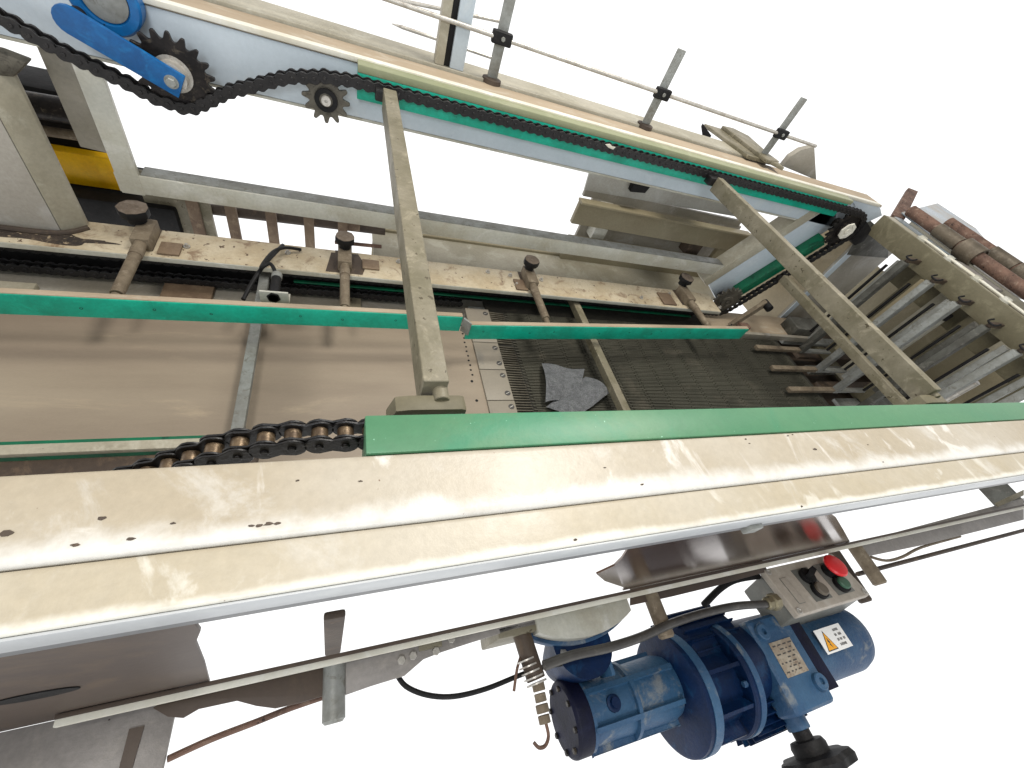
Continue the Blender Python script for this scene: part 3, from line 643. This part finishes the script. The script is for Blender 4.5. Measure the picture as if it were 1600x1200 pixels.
# ------------------------------------------------------------------ cabinet behind
cab = thing('cream_cabinet', 'cream machine cabinet with a long slot, seen through the far frame', 'machine cabinet', (2.5, 2.9, -1.2))
obj('upper_panel', B().prism([(1.60, 2.8, -.24), (3.30, 2.8, -.24), (3.18, 2.8, -.555), (1.66, 2.8, -.60)], (0, .02, 0), .004), CABW, cab)
obj('ledge', B().box(1.64, 3.42, 2.72, 2.80, -.675, -.655, .006), CABC, cab)
b = B(); b.box(1.66, 3.55, 2.78, 2.82, -.862, -.677, .004); obj('front_panel', b, CABC, cab)
b = B(); b.box(3.22, 3.55, 2.78, 2.82, -1.32, -.863, .004); obj('side_panel', b, CABC, cab)
b = B(); b.box(1.70, 3.219, 2.78, 2.82, -1.32, -.975, .004); obj('lower_panel', b, CABC, cab)
obj('slot_back', B().box(1.86, 3.5, 2.96, 2.99, -1.2, -.7, .002), GREYP, cab)
obj('slot_divider', B().box(1.93, 2.05, 2.84, 2.955, -1.0, -.72, .004), WHITEW, cab)
obj('slot_block', B().box(2.95, 3.10, 2.84, 2.955, -1.0, -.72, .004), SHADE, cab)
obj('corner_wedge', B().prism([at(1000, 268, y=2.74), at(1028, 278, y=2.74), at(1008, 302, y=2.74), at(985, 300, y=2.74)], (0, .05, 0), .003), BLACK, cab)
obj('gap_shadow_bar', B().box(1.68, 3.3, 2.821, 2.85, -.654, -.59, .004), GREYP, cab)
lc = obj('rear_cover', B().box(.20, 3.2, 2.82, 2.86, -1.55, -1.17, .006), CABC, None, (1.5, 2.84, -1.4)); tag(lc, 'long cream cover strip behind the ledge, below the cabinet', 'cover')
lc2 = obj('rear_tray', B().box(.19, 3.5, 2.45, 2.815, -1.20, -1.185, .004), PALE, None, (1.5, 2.6, -1.2)); tag(lc2, 'pale sheet metal tray between ledge and cream cabinet', 'tray')
nv = obj('cloth_bundle', B().prism([at(1160, 368, y=3.0), at(1180, 372, y=3.0), at(1188, 385, y=3.0), at(1160, 405, y=3.0), at(1142, 420, y=3.0)], (0, .1, 0), .02), NAVY, None, at(1165, 385, y=3.0)); tag(nv, 'small navy blue cloth corner beside the cabinet edge', 'cloth')

# ------------------------------------------------------------------ right: fork rack
rk = thing('rack_beam', 'olive grey beam across the right side, with two thin cables clipped along its top', 'beam', (3.75, 1.3, -.1))
obj('beam_face', B().box(3.74, 3.77, .2, 2.16, -.20, -.05, .003), OLIVEP, rk)
obj('beam_top', B().box(3.7705, 3.86, .2, 2.16, -.066, -.05, .003), PALE, rk)
obj('rear_angle', B().box(3.98, 4.0, .2, 2.1, -.16, -.03, .003), PALE, rk)
for k, yy in enumerate((1.85, 1.62, 1.41, 1.20, 1.0, .8)):
    c_ = obj('cable_clip', B().lathe((3.80, yy, -.05), (0, 0, 1), [(0, .036), (.012, .036), (.014, .028), (.026, .022), (.026, .010), (.015, .009), (.015, 0)], 14), WHITEW, rk)
obj('cable', B().tube([(3.785 + .008 * math.sin(i * 1.7), .3 + i * .12, -.036) for i in range(14)], .0075, 8, 3), EDGEW, rk)
obj('cable', B().tube([(3.805 + .010 * math.cos(i * 1.3), .3 + i * .12, -.038) for i in range(14)], .0075, 8, 3), EDGEW, rk)
names = ['farthest vertical fork bar, nearest the corner sprocket', 'second vertical fork bar from the corner sprocket', 'third vertical fork bar from the corner sprocket', 'fourth vertical fork bar from the corner sprocket', 'fifth vertical fork bar from the corner sprocket', 'vertical fork bar closest to the right edge of the photo']
for k, (yy, lab) in enumerate(zip((1.71, 1.495, 1.285, 1.075, .87, .665), names)):
    t = thing('fork_bar', lab + ', pronged', 'fork bar', (3.6, yy, -1.05), 'hanging fork bars of the rack')
    obj('vertical_bar', B().box(3.575, 3.635, yy - .022, yy + .022, -1.075, -.16, .006), DARKS if k in (0, 3) else GALV, t)
    obj('prong', B().box(3.06, 3.574, yy - .018, yy + .022, -1.075, -1.045, .004), DUSTY, t)
    obj('prong_extension', B().box(3.636, 3.98, yy - .018, yy + .022, -1.075, -1.055, .004), GALV, t)
    obj('guide_bar', B().box(3.70, 3.73, yy + .060, yy + .098, -1.0 + .1 * (k % 2), -.20, .004), [GALV, CABC, GALV, DARKS, GALV, GALV][k], t)
    obj('dark_strip', B().box(3.69, 3.71, yy + .112, yy + .128, -.95, -.26, .003), BLACK, t)
    hk = obj('hook', B().tube([(3.64, yy + .024, -.118), (3.60, yy + .023, -.13), (3.59, yy, -.134), (3.60, yy - .023, -.13), (3.635, yy - .024, -.118)], .0055, 8, 4), BLACK, t)
    obj('hanger', B().box(3.60, 3.739, yy - .012, yy + .012, -.158, -.128, .003), SHADE, t)
# structure behind the forks
bt = thing('outfeed_table', 'dark steel outfeed table of long slats behind the hanging forks', 'table', (4.6, 1.4, -1.3))
obj('tray', B().box(3.52, 7.0, .95, 2.3, -1.34, -1.30, .004), SHADE, bt)
random.seed(3)
for i, yy in enumerate([.84, 1.02, 1.20, 1.38, 1.56, 1.74, 1.92]):
    obj('slat', B().box(3.70 + .02 * (i % 3), 5.6, yy, yy + .085, -1.20, -1.17, .005), [DARKS, SHADE, GALV, SHADE][i % 4], bt)
for x in (4.2, 4.9, 5.7): obj('cross_member', B().box(x, x + .10, 1.0, 2.2, -1.26, -1.205, .005), OLIVEP, bt)
up = thing('rack_frame', 'olive steel back frame standing behind the hanging forks', 'frame', (4.3, 1.3, -.7))
for yy in (.50, .74, .98, 1.22, 1.46, 1.68): obj('stile', B().box(4.02, 4.06, yy, yy + .10, -1.16, -.17, .004), PALE if yy in (.98, 1.46) else OLIVEP, up)
obj('cross_rail', B().box(4.07, 4.10, .2, 1.95, -.42, -.20, .005), OLIVEP, up)
obj('lower_cross_rail', B().box(4.07, 4.10, .2, 1.9, -.98, -.84, .005), DARKS, up)
obj('actuator', B().cyl((3.97, 1.40, -.85), (3.97, 1.40, -.36), .035), WHITEW, up)
obj('actuator_cap', B().cyl((3.97, 1.40, -.36), (3.97, 1.40, -.31), .04), BLACK, up)
obj('actuator', B().cyl((3.97, .93, -.95), (3.97, .93, -.5), .028), STEEL, up)
bp = obj('back_panel', B().box(4.9, 4.93, .9, 2.62, -1.3, -.60, .006), CABC, None, (4.9, 1.9, -1.3)); tag(bp, 'cream panel far behind the forks, under the white gap', 'panel')
# bracket junk right of guide end
fl = thing('side_plate', 'cream floor plate with drill holes at the end of the right teal guide', 'plate', (3.2, 1.9, -1.1))
obj('plate', B().box(2.78, 4.1, 1.90, 2.16, -1.112, -1.09, .004), TAN, fl)
obj('edge_bar', B().box(2.75, 3.9, 1.865, 1.895, -1.112, -1.06, .003), GREYP, fl)
obj('hook_bolt', B().tube([(2.86, 1.88, -1.06), (2.88, 1.90, -1.01), (2.91, 1.92, -1.03), (2.92, 1.92, -1.08)], .006, 8, 4), BLACK, fl)
cr = thing('pivot_bracket', 'rusty pivot bracket with black roller beside the lower corner sprocket', 'bracket', (3.05, 1.98, -1.0))
obj('arm', B().bar((2.98, 1.97, -1.08), (3.16, 1.99, -.82), .05, .03, (0, 1, 0)), DUSTY, cr)
obj('roller', B().cyl((3.17, 1.93, -.84), (3.17, 2.02, -.84), .03), BLACK, cr)
obj('lug', B().box(3.02, 3.12, 1.9, 1.96, -1.09, -1.02, .005), RUST, cr)

# shafts
def shaft(label, x, z, y0, y1, yc, r=.038):
    t = thing('roller_shaft', label, 'shaft', (x, (y0 + y1) / 2, z), 'rusty shafts behind the rack beam')
    obj('shaft', B().cyl((x, y0, z), (x, y1, z), r), RUST, t)
    obj('sleeve', B().cyl((x, yc + .07, z), (x, yc + .26, z), r * 1.16), SLEEV, t)
    obj('collar', B().lathe((x, yc - .07, z), (0, 1, 0), [(.0, r), (0, r * 1.35), (-.012, r * 1.4), (-.012, r * 1.68), (.12, r * 1.68), (.12, r)], 32), SLEEV, t)
shaft('rusty shaft nearer the rack beam, thick collar in the middle', 3.98, .02, .6, 2.17, 1.66, .040)
shaft('rusty shaft farther from the rack beam, collar cut by the right edge', 4.38, .03, .6, 2.10, 1.46, .042)
st = thing('cover_sheet', 'bluish bent sheet metal under the two rusty shafts', 'sheet metal', (4.3, 2.2, -.05))
obj('rear_sheet', B().prism([(4.0, 2.22, -.02), (5.35, 2.78, -.02), (5.35, 2.35, -.02), (4.5, 1.3, -.06), (4.05, 1.3, -.06)], (0, 0, -.01), .002), SHEET, st)
obj('front_sheet', B().prism([(3.865, 2.16, -.045), (3.97, 2.2, -.045), (3.97, 1.66, -.045), (3.865, 1.85, -.045)], (0, 0, -.008), .002), SHEET, st)
obj('side_lug', B().prism([(3.86, 2.18, -.04), (4.5, 2.62, .06), (4.62, 2.60, .06), (4.0, 2.16, -.04)], (0, 0, -.03), .003), RUST, st)
bk = thing('shaft_bracket', 'pale steel bracket plate holding the rusty shafts behind the beam', 'bracket', (4.0, 1.5, -.05))
obj('plate', B().prism([(3.87, 1.62, -.04), (3.97, 1.60, -.04), (4.3, 1.42, -.04), (4.3, 1.30, -.04), (3.9, 1.32, -.04)], (0, 0, -.03), .003), LAV, bk)

# ------------------------------------------------------------------ near side panels below the rail
PY = .166
def pan(pts, y): return [at(px, py, y=y) for px, py in pts]
lp = thing('skirt_panel', 'dull brown panel with a dark oval slot below the near rail at left', 'panel', (-.35, PY, -.4))
obj('sheet', B().prism([(-.95, PY, -.079), (-.19, PY, -.079), (-.178, PY, -.12), (-.181, PY, -.17), (-.200, PY, -.236), (-.225, PY, -.42), (-.262, PY, -.66), (-.43, PY, -.705), (-.95, PY, -.705)], (0, .006, 0), .001), BROWN, lp)
e0 = at(57, 1086, y=PY); pts = [(e0.x + .052 * math.cos(a), PY - .002, e0.z + .026 * math.sin(a)) for a in [2 * math.pi * k / 28 for k in range(28)]]
obj('slot', B().prism(pts, (0, .0015, 0)), BLACK, lp)
mp_ = thing('polished_panel', 'shiny steel panel tinted with floor reflection under the near rail that mirrors the control box', 'panel', (.85, PY, -.35))
pts = pan([(970, 855), (972, 872), (960, 884), (932, 897), (945, 908), (975, 918)], PY)
pts = [(.50, PY, -.079)] + [(p.x, PY, p.z) for p in pts[1:]] + [(.80, PY, -.62), (1.95, PY, -.655)] + [(p.x, PY, p.z) for p in pan([(1328, 846), (1318, 828), (1306, 808), (1296, 802)], PY)] + [(1.02, PY, -.079)]
obj('sheet', B().prism(pts, (0, .004, 0)), MIRROR, mp_)
rr = thing('rim_rail', 'thin bright metal rim running below the whole near rail', 'rim rail', (.8, .15, -.63))
pr0, pr1 = -.50, 3.6
obj('bright_edge', B().box(pr0, pr1, .144, .1645, -.640, -.628, .003), EDGEW, rr)
obj('rim_reflection', B().box(pr0, pr1, .156, .1645, -.6275, -.624, .001), BROWN, rr)  # brown line painted in as the rim's reflection in the panel
obj('under_edge', B().box(pr0, pr1, .156, .1645, -.648, -.6405, .001), SHADE, rr)
fa = thing('angle_flange', 'grey angle plate with small bolts below the bright rim, left of the gearmotor', 'angle plate', (.2, .1, -.70))
def zp(pts, z): return [at(px, py, z=z) for px, py in pts]
zz = -.665
obj('brown_part', B().prism(zp([(238, 1106), (262, 1092), (505, 1032), (512, 1085), (470, 1098), (430, 1107), (400, 1103), (370, 1095), (310, 1108), (286, 1122), (262, 1120)], zz), (0, 0, -.005), .001), BROWN, fa)
obj('grey_part', B().prism(zp([(513, 1030), (840, 953), (842, 975), (800, 984), (730, 1006), (690, 1019), (662, 1030), (632, 1056), (580, 1072), (540, 1086), (514, 1086)], zz), (0, 0, -.005), .001), LAV, fa)
for px, py in ((627, 1032), (645, 1025), (705, 999), (681, 1018)):
    p = at(px, py, z=zz); obj('bolt', B().hexb(p, (0, 0, 1), .010, .007), STEEL, fa)
p = at(672, 1006, z=zz); obj('recess', B().box(p.x - .03, p.x + .03, p.y - .012, p.y + .010, p.z, p.z + .004, .002), OLIVE, fa)
fr = thing('angle_flange', 'lavender grey angle plate below the bright rim at the right, running out of the picture', 'angle plate', (2.5, .13, -.67))
obj('plate', B().prism(zp([(1330, 850), (1600, 778), (1600, 812), (1440, 852), (1362, 868), (1335, 862)], -.665), (0, 0, -.005), .001), LAV, fr)
obj('olive_strip', B().prism(zp([(1555, 786), (1600, 765), (1600, 774), (1560, 792)], -.64), (0, 0, -.005), .001), OLIVE, fr)
obj('bent_tail', B().tube(zp([(1360, 870), (1385, 876), (1410, 870), (1440, 855), (1500, 838)], -.69), .006, 8, 4), DUSTY, fr)
pk = obj('pink_strip', B().prism(zp([(985, 920), (1190, 872), (1200, 893), (1120, 915), (1050, 932), (985, 946)], -.66), (0, 0, -.004), .001), BROWN, None, at(1100, 910, z=-.66)); tag(pk, 'pinkish brown strip hanging below the bright rim behind the gearmotor', 'strip')
gp = thing('foot_shelf', 'dirty grey sheet shelf at the lower left corner', 'shelf', (-.6, .0, -.76))
obj('sheet', B().prism([(-.95, .165, -.70), (-.43, .165, -.70), (-.325, .165, -.70), (-.335, -.2, -.70), (-.95, -.2, -.70)], (0, 0, -.01), .002), LAV, gp)
obj('stain_strip', B().prism([(-.40, .12, -.6985), (-.375, .12, -.6985), (-.39, -.1, -.6985), (-.405, -.1, -.6985)], (0, 0, .001)), BROWN, gp)

def stub(label, x, y0, mt_, r=.0245, z=-.665):
    t = obj('support_rod', B().cyl((x, y0, z), (x, .164, z), r, 40, .006), mt_, None, (x, .164, z)); tag(t, label, 'rod', 'stub rods under the near rail'); return t
stub('galvanised stub rod left of the gearmotor, pointing at the viewer', -.012, .036, GALV)
stub('dusty stub rod in front of the gearmotor flange', .925, .02, DUSTY)
stub('brown stub rod behind the right end of the control box', 1.995, .0, DUSTY, .026)
stub('dark stub bracket rod right of the control box, lower than the others', 2.05, -.045, SHADE, .026, -.80)
hr = obj('rod_reflection', B().bar(at(523, 960, y=.15), at(520, 1018, y=.15), .03, .012, (0, 1, 0), .004), SHADE, None, at(522, 990, y=.15)); tag(hr, 'short brown painted reflection rising above the bright rim over the left stub rod', 'painted reflection')  # brown bar stands in for the stub rod mirrored in the panel
ro = obj('rusty_rod', B().tube(zp([(262, 1186), (330, 1155), (400, 1128), (455, 1106), (520, 1084)], -.72), .0065, 10, 4), RUST, None, at(400, 1128, z=-.72)); tag(ro, 'thin rusty rod at the lower left, rising to the left stub rod', 'rod')
ro = obj('dark_rod', B().tube(zp([(1340, 897), (1420, 876), (1500, 855), (1640, 818)], -.74), .009, 10, 4), SHADE, None, at(1450, 868, z=-.74)); tag(ro, 'dark brown rod at the right, below the lavender angle plate', 'rod')
hs = obj('black_hose', B().tube(zp([(618, 1050), (634, 1072), (668, 1086), (710, 1088), (760, 1076), (810, 1056), (850, 1042), (900, 1034)], -.72), .0062, 10, 5), BLACK, None, at(700, 1088, z=-.72)); tag(hs, 'thin black cable sagging from the angle plate to the gearmotor', 'cable')

# ------------------------------------------------------------------ gearmotor
GY, GZ = -.098, -.85
gm = thing('gearmotor', 'blue cast iron gearmotor with round flanges, hanging under the near rail', 'gearmotor', (1.1, GY, GZ))
X = (1, 0, 0)
obj('end_cap', B().lathe((.605, GY, GZ), X, [(0, .03), (0, .086), (.006, .093), (.012, .095), (.05, .095)], 48), MDARK, gm)
for k in range(8):
    a = 2 * math.pi * (k + .4) / 8; obj('bolt', B().hexb((.606, GY + .078 * math.cos(a), GZ + .078 * math.sin(a)), (-1, 0, 0), .008, .008), SPRK, gm)
fc = obj('front_housing', B().lathe((.656, GY, GZ), X, [(0, .094), (.01, .094), (.014, .085), (.10, .084), (.20, .088), (.30, .090), (.33, .082)], 48), MBLUE2, gm)
for a in (60, 115, 170, 225, 290, 345):
    ca, sa = math.cos(math.radians(a)), math.sin(math.radians(a))
    obj('rib', B().bar((.66, GY + .090 * ca, GZ + .090 * sa), (.97, GY + .093 * ca, GZ + .093 * sa), .010, .018, (0, ca, sa)), MBLUE2, fc)
obj('ring_rib', B().lathe((.805, GY, GZ), X, [(0, .086), (0, .100), (.012, .100), (.012, .086)], 48), MBLUE2, fc)
a = math.radians(118); dr = Vector((0, math.cos(a), math.sin(a)))
dr = (CAM - Vector((.72, GY, GZ))); dr.x = 0; dr.normalize(); 
obj('plug', B().lathe(Vector((.735, GY, GZ)) + dr * .080, dr, [(0, .022), (.010, .022), (.012, .018), (.012, .013), (.022, .013), (.022, 0)], 20), MBLUE, fc)
obj('foot_ring', B().lathe((.64, GY - .02, GZ - .10), X, [(0, .06), (.01, .075), (.28, .075), (.30, .06)], 32), MBLUE, gm)
obj('front_disc', B().lathe((.985, GY - .022, GZ), X, [(0, .06), (0, .158), (.004, .166), (.045, .168), (.052, .160), (.052, .09)], 64), MBLUE, gm)
obj('disc_rim', B().lathe((1.005, GY - .022, GZ), X, [(0, .1645), (0, .1695), (.030, .1695), (.030, .1645)], 64), MBLUE2, gm)
ds = obj('spacer_drum', B().lathe((1.037, GY - .022, GZ), X, [(0, .12), (.14, .12)], 48), MBLUE, gm)
for k in range(9):
    a = 2 * math.pi * k / 9; ca, sa = math.cos(a), math.sin(a)
    obj('web', B().bar((1.04, GY - .022 + .14 * ca, GZ + .14 * sa), (1.17, GY - .022 + .14 * ca, GZ + .14 * sa), .007, .04, (0, ca, sa)), MBLUE, ds)
    if k % 2: continue
    a += .35; ca, sa = math.cos(a), math.sin(a)
    obj('bolt', B().hexb((1.172, GY - .022 + .148 * ca, GZ + .148 * sa), (-1, 0, 0), .009, .014), MBLUE2, ds)
obj('rear_disc', B().lathe((1.175, GY - .022, GZ), X, [(0, .09), (0, .160), (.004, .166), (.040, .166), (.046, .158), (.046, .09)], 64), MBLUE, gm)
obj('disc_rim', B().lathe((1.192, GY - .022, GZ), X, [(0, .1645), (0, .1685), (.022, .1685), (.022, .1645)], 64), MBLUE2, gm)
# variator body turned to face the viewer
vb = dr.copy(); side = Vector((0, vb.z, -vb.y))
c = Vector((1.375, GY - .03, GZ + .02))
def ob(cx, s0, s1, n0, n1, hx, bev=.01):
    """box in the plane that faces the viewer: x centre, extent along side and along the facing direction"""
    bq = B(); o = Vector((0, c.y, c.z))
    pts = [o + Vector((cx - hx, 0, 0)) + side * s0 + vb * n0, o + Vector((cx + hx, 0, 0)) + side * s0 + vb * n0, o + Vector((cx + hx, 0, 0)) + side * s1 + vb * n0, o + Vector((cx - hx, 0, 0)) + side * s1 + vb * n0]
    return bq.prism(pts, vb * (n1 - n0), bev, 3)
obj('gear_case', B().lathe((1.222, GY, GZ), X, [(0, .14), (.06, .135), (.12, .12), (.30, .115)], 48), MBLUE, gm)
vc = obj('variator_case', ob(1.405, -.145, .13, .02, .115, .094, .022), MBLUE2, gm)
for s1, xx in ((-.085, 1.465), (.085, 1.345)):
    p = Vector((xx, c.y, c.z)) + side * s1 + vb * .113
    obj('boss', B().lathe(p, vb, [(0, .026), (.014, .025), (.017, .022), (.017, .010), (.008, .009), (.008, 0)], 28), MBLUE2, vc)
npt = obj('nameplate', ob(1.400, -.050, .050, .1155, .1175, .052, .0004), PLATE, gm)
random.seed(5)
for k in range(7):
    s0 = .038 - k * .0125; x = 1.356
    while x < 1.435:
        w = random.uniform(.006, .018); bq = Vector((0, c.y, c.z)) + vb * .1178 + side * s0
        obj('stamped_mark', B().bar(bq + Vector((x, 0, 0)), bq + Vector((x + w, 0, 0)), .0008, .004, side, 0), LBT, npt) if k % 2 == 0 or x > 1.38 else None
        x += w + .010
obj('stem_tube', B().cyl(Vector((1.40, c.y, c.z)) - side * .125, Vector((1.40, c.y, c.z)) - side * .185, .036, 28), MBLUE2, gm)
hwc = Vector((1.40, c.y, c.z)) - side * .180; hd = -side
hwl = obj('handwheel', B().lathe(hwc, hd, [(0, .024), (.006, .028), (.030, .028), (.032, .050), (.045, .056), (.07, .054), (.075, .045)], 32), BLACK, gm)
tb = bmesh.new(); u = Vector((1, 0, 0)); w = hd.cross(u); rings = []
for d_, k in ((0, .55), (.004, .93), (.018, 1.0), (.036, .97), (.042, .80), (.03, .3)):
    rings.append([tb.verts.new(hwc + hd * (.066 + d_) + (u * math.cos(a) + w * math.sin(a)) * .110 * k * (1 + .06 * math.cos(7 * a))) for a in [2 * math.pi * i / 84 for i in range(84)]])
for A, C in zip(rings, rings[1:]):
    for i in range(84): tb.faces.new((A[i], A[(i + 1) % 84], C[(i + 1) % 84], C[i]))
tb.faces.new(rings[0]); tb.faces.new(list(reversed(rings[-1]))); bmesh.ops.recalc_face_normals(tb, faces=tb.faces)
bq = B(); bq._add(tb); obj('grip_rim', bq, BLACK, hwl)
fh = obj('fan_housing', B().lathe((1.50, GY - .03, GZ), X, [(0, .112), (.20, .114), (.34, .116), (.375, .108), (.40, .085), (.402, 0)], 56), MBLUE2, gm)
obj('dark_band', ob(1.515, -.115, .10, .10, .1145, .026, .004), MDARK, gm)
wl = obj('warning_label', ob(1.645, -.03, .045, .1145, .1165, .070, .0003), LBL, gm)
o0 = Vector((0, c.y, c.z)) + vb * .1169
tri = [o0 + Vector((1.585, 0, 0)) - side * .024, o0 + Vector((1.640, 0, 0)) - side * .024, o0 + Vector((1.612, 0, 0)) + side * .038]
obj('hazard_triangle_border', B().prism(tri, vb * .0004), LBT, wl)
cen = (tri[0] + tri[1] + tri[2]) / 3
obj('hazard_triangle', B().prism([cen + (p - cen) * .84 + vb * .0005 for p in tri], vb * .0003), LBY, wl)
z1 = [(0, .022), (.006, .006), (.001, .004), (.006, -.014), (-.003, .0), (.002, .003), (-.004, .010)]
obj('lightning_bolt', B().prism([cen + Vector((a_, 0, 0)) + side * (b_ * .9 - .002) + vb * .0009 for a_, b_ in z1], vb * .0002), LBT, wl)
for k, ws_ in enumerate(([.028], [.014, .018], [.010, .012, .010], [.034])):
    x = 1.655 + (.006 if k else .010); s0 = .030 - k * .015
    for wd in ws_:
        for j in range(max(2, int(wd / .0055))):
            xx = x + j * .0058
            obj('printed_letter', B().bar(o0 + vb * .0002 + Vector((xx, 0, 0)) + side * s0, o0 + vb * .0002 + Vector((xx + .0036, 0, 0)) + side * s0, .0004, .0075, side, 0), LBT, wl)
        x += wd + .005
obj('screw', B().lathe(Vector((1.815, GY + .06, GZ + .09)), (0, .5, .86), [(0, .008), (.003, .006), (.003, 0)], 12), BLACK, gm)
obj('terminal_bolt', B().hexb((1.72, GY - .105, GZ + .02), (0, -1, .3), .011, .014), STEEL, gm)
# finned main motor behind
FY, FZ = GY - .075, GZ - .06
fm = obj('finned_motor', B().lathe((1.23, FY, FZ), X, [(0, .09), (.02, .125), (.24, .125), (.26, .10)], 40), MBLUE, gm)
for k in range(30):
    a = 2 * math.pi * k / 30; ca, sa = math.cos(a), math.sin(a)
    obj('cooling_fin', B().bar((1.235, FY + .132 * ca, FZ + .132 * sa), (1.47, FY + .132 * ca, FZ + .132 * sa), .004, .026, (0, ca, sa), 0), MBLUE, fm)
f2 = obj('upper_shroud', B().lathe((1.06, GY + .06, GZ - .02), X, [(0, .10), (.02, .12), (.22, .12), (.24, .10)], 36), MBLUE, gm)
for k in range(24):
    a = 2 * math.pi * k / 24; ca, sa = math.cos(a), math.sin(a)
    obj('cooling_fin', B().bar((1.07, GY + .06 + .123 * ca, GZ - .02 + .123 * sa), (1.29, GY + .06 + .123 * ca, GZ - .02 + .123 * sa), .004, .014, (0, ca, sa), 0), MBLUE, f2)
# housing joining it to the frame
def arc_plate(z0, h, w, fy, bev=.002):
    r = .34; cy = fy + r; n_ = 16; a0 = math.acos(w / r)
    arc_ = [(.672 - r * math.cos(a0 + (math.pi - 2 * a0) * k / n_), cy - r * math.sin(a0 + (math.pi - 2 * a0) * k / n_), z0) for k in range(n_ + 1)]
    return B().prism([(.672 - w, .164, z0)] + arc_ + [(.672 + w, .164, z0)], (0, 0, -h), bev)
obj('white_collar', arc_plate(-.655, .050, .158, .074, .003), WHITEW, gm)
fn = obj('mounting_flange', arc_plate(-.7055, .034, .166, .064, .004), MBLUE2, gm)
obj('gear_neck', B().lathe((.67, .07, -.72), (0, -.15, -1), [(0, .095), (.05, .088), (.14, .075), (.20, .06)], 36), MBLUE, fn)
obj('neck_rib', B().box(.735, .747, -.03, .10, -.80, -.722, .003), MBLUE2, fn)
obj('hex_bolt', B().hexb((.60, .055, -.728), (0, -.6, .8), .014, .02), STEEL, gm)
# conduit
cd = thing('cable_conduit', 'grey flexible conduit running from the control box over the blue flanges', 'conduit', (1.0, .05, -.66))
obj('tube', B().tube(zp([(1196, 944), (1150, 947), (1100, 958), (1050, 974), (1000, 996), (950, 1012), (895, 1024), (850, 1040)], -.64), .0125, 16, 6), COND, cd)
p = at(1203, 942, z=-.64); obj('gland', B().lathe(p + Vector((-.02, 0, 0)), (1, .0, 0), [(0, .015), (.004, .020), (.024, .021), (.028, .027), (.05, .027)], 8), BRASS, cd)
h2 = obj('black_hose', B().tube(zp([(1100, 945), (1125, 920), (1150, 906), (1185, 900)], -.70), .011, 12, 5), BLACK, None, at(1125, 920, z=-.7)); tag(h2, 'short black hose entering the back of the control box', 'hose')
hc = thing('plug_assembly', 'rusty brown connector and chain hanging left of the gearmotor, ending in a hook', 'connector', (.5, .05, -.7))
pz = -.70
obj('connector', B().cyl(at(815, 990, z=pz), at(838, 1062, z=pz), .026), SHADE, hc)
for k in range(5):
    a_ = at(822 + k * 4, 1030 + k * 9, z=pz); obj('ring', B().lathe(a_, at(838, 1062, z=pz) - at(815, 990, z=pz), [(0, .026), (0, .029), (.004, .029), (.004, .026)], 20), STEEL, hc)
for k in range(4):
    q0 = at(840 + k * 3, 1066 + k * 17, z=pz); q1 = at(843 + k * 3, 1080 + k * 17, z=pz)
    obj('lug', B().cyl(q0, q1, .017 - .0015 * (k % 2)), DUSTY, hc)
obj('hook', B().tube(zp([(853, 1130), (857, 1150), (852, 1165), (842, 1168), (834, 1160)], pz), .0045, 8, 4), RUST, hc)
obj('cable', B().tube(zp([(803, 1080), (808, 1045), (815, 1020), (818, 990)], pz), .004, 8, 4), RUST, hc)
obj('rear_bracket', B().box(.40, .57, .12, .15, -.86, -.665, .006), OLIVE, hc)

# ------------------------------------------------------------------ control box
cx = thing('control_box', 'grey push button box with red mushroom button and green button, above the motor', 'control box', (1.64, -.020, -.62))
cx.rotation_euler = (math.radians(-14), 0, 0)
Z = -.62
xa, xb, ya, yb_ = 1.435, 1.835, -.020, .148
obj('body', B().box(xa + .008, xb - .008, ya + .006, yb_ - .006, Z - .15, Z - .028, .008, 3), BOXD, cx)
ld = obj('lid', B().box(xa, xb, ya, yb_, Z - .027, Z, .007, 3), BOXG, cx)
for sx in (xa + .016, xb - .016):
    for sy in (ya + .014, yb_ - .014):
        obj('screw', B().lathe((sx, sy, Z), (0, 0, 1), [(0, .011), (.002, .011), (.003, .008), (.001, .005), (.001, 0)], 18), STEEL, ld)
for x0, x1 in ((1.555, 1.645), (1.68, 1.775)):
    obj('recess', B().box(x0, x1, .004, .122, Z + .0003, Z + .0018, .001), BOXD, ld)
obj('label_frame', B().box(1.475, 1.508, .012, .105, Z + .0003, Z + .0014, .0004), BOXD, ld)
obj('label_field', B().box(1.4765, 1.5065, .0135, .1035, Z + .0015, Z + .002, .0003), BOXG, ld)
def button(x, y, r, h, mt_, name, cap=None):
    c_ = obj(name, B().lathe((x, y, Z + .0019), (0, 0, 1), [(0, r * 1.12), (h * .55, r * 1.12), (h * .62, r * .98), (h * .62, 0)], 32), BLACK, cx)
    if cap: obj('button_cap', B().lathe((x, y, Z + .0019 + h * .6), (0, 0, 1), cap, 36), mt_, c_)
    return c_
button(1.728, .088, .024, .045, REDB, 'emergency_button', [(0, .02), (.006, .022), (.010, .041), (.016, .043), (.022, .039), (.026, .026), (.027, 0)])
button(1.728, .034, .026, .024, GRNB, 'green_button', [(0, .023), (.008, .023), (.011, .020), (.011, 0)])
button(1.602, .034, .026, .024, GREYB, 'grey_button', [(0, .024), (.008, .024), (.011, .020), (.0105, 0)])
sw = button(1.602, .088, .026, .024, BLACK, 'selector_switch', [(0, .023), (.004, .023), (.005, .01), (.005, 0)])
obj('lever', B().bar((1.582, .080, Z + .028), (1.622, .098, Z + .028), .012, .024, (0, 0, 1), .003), BLACK, sw)
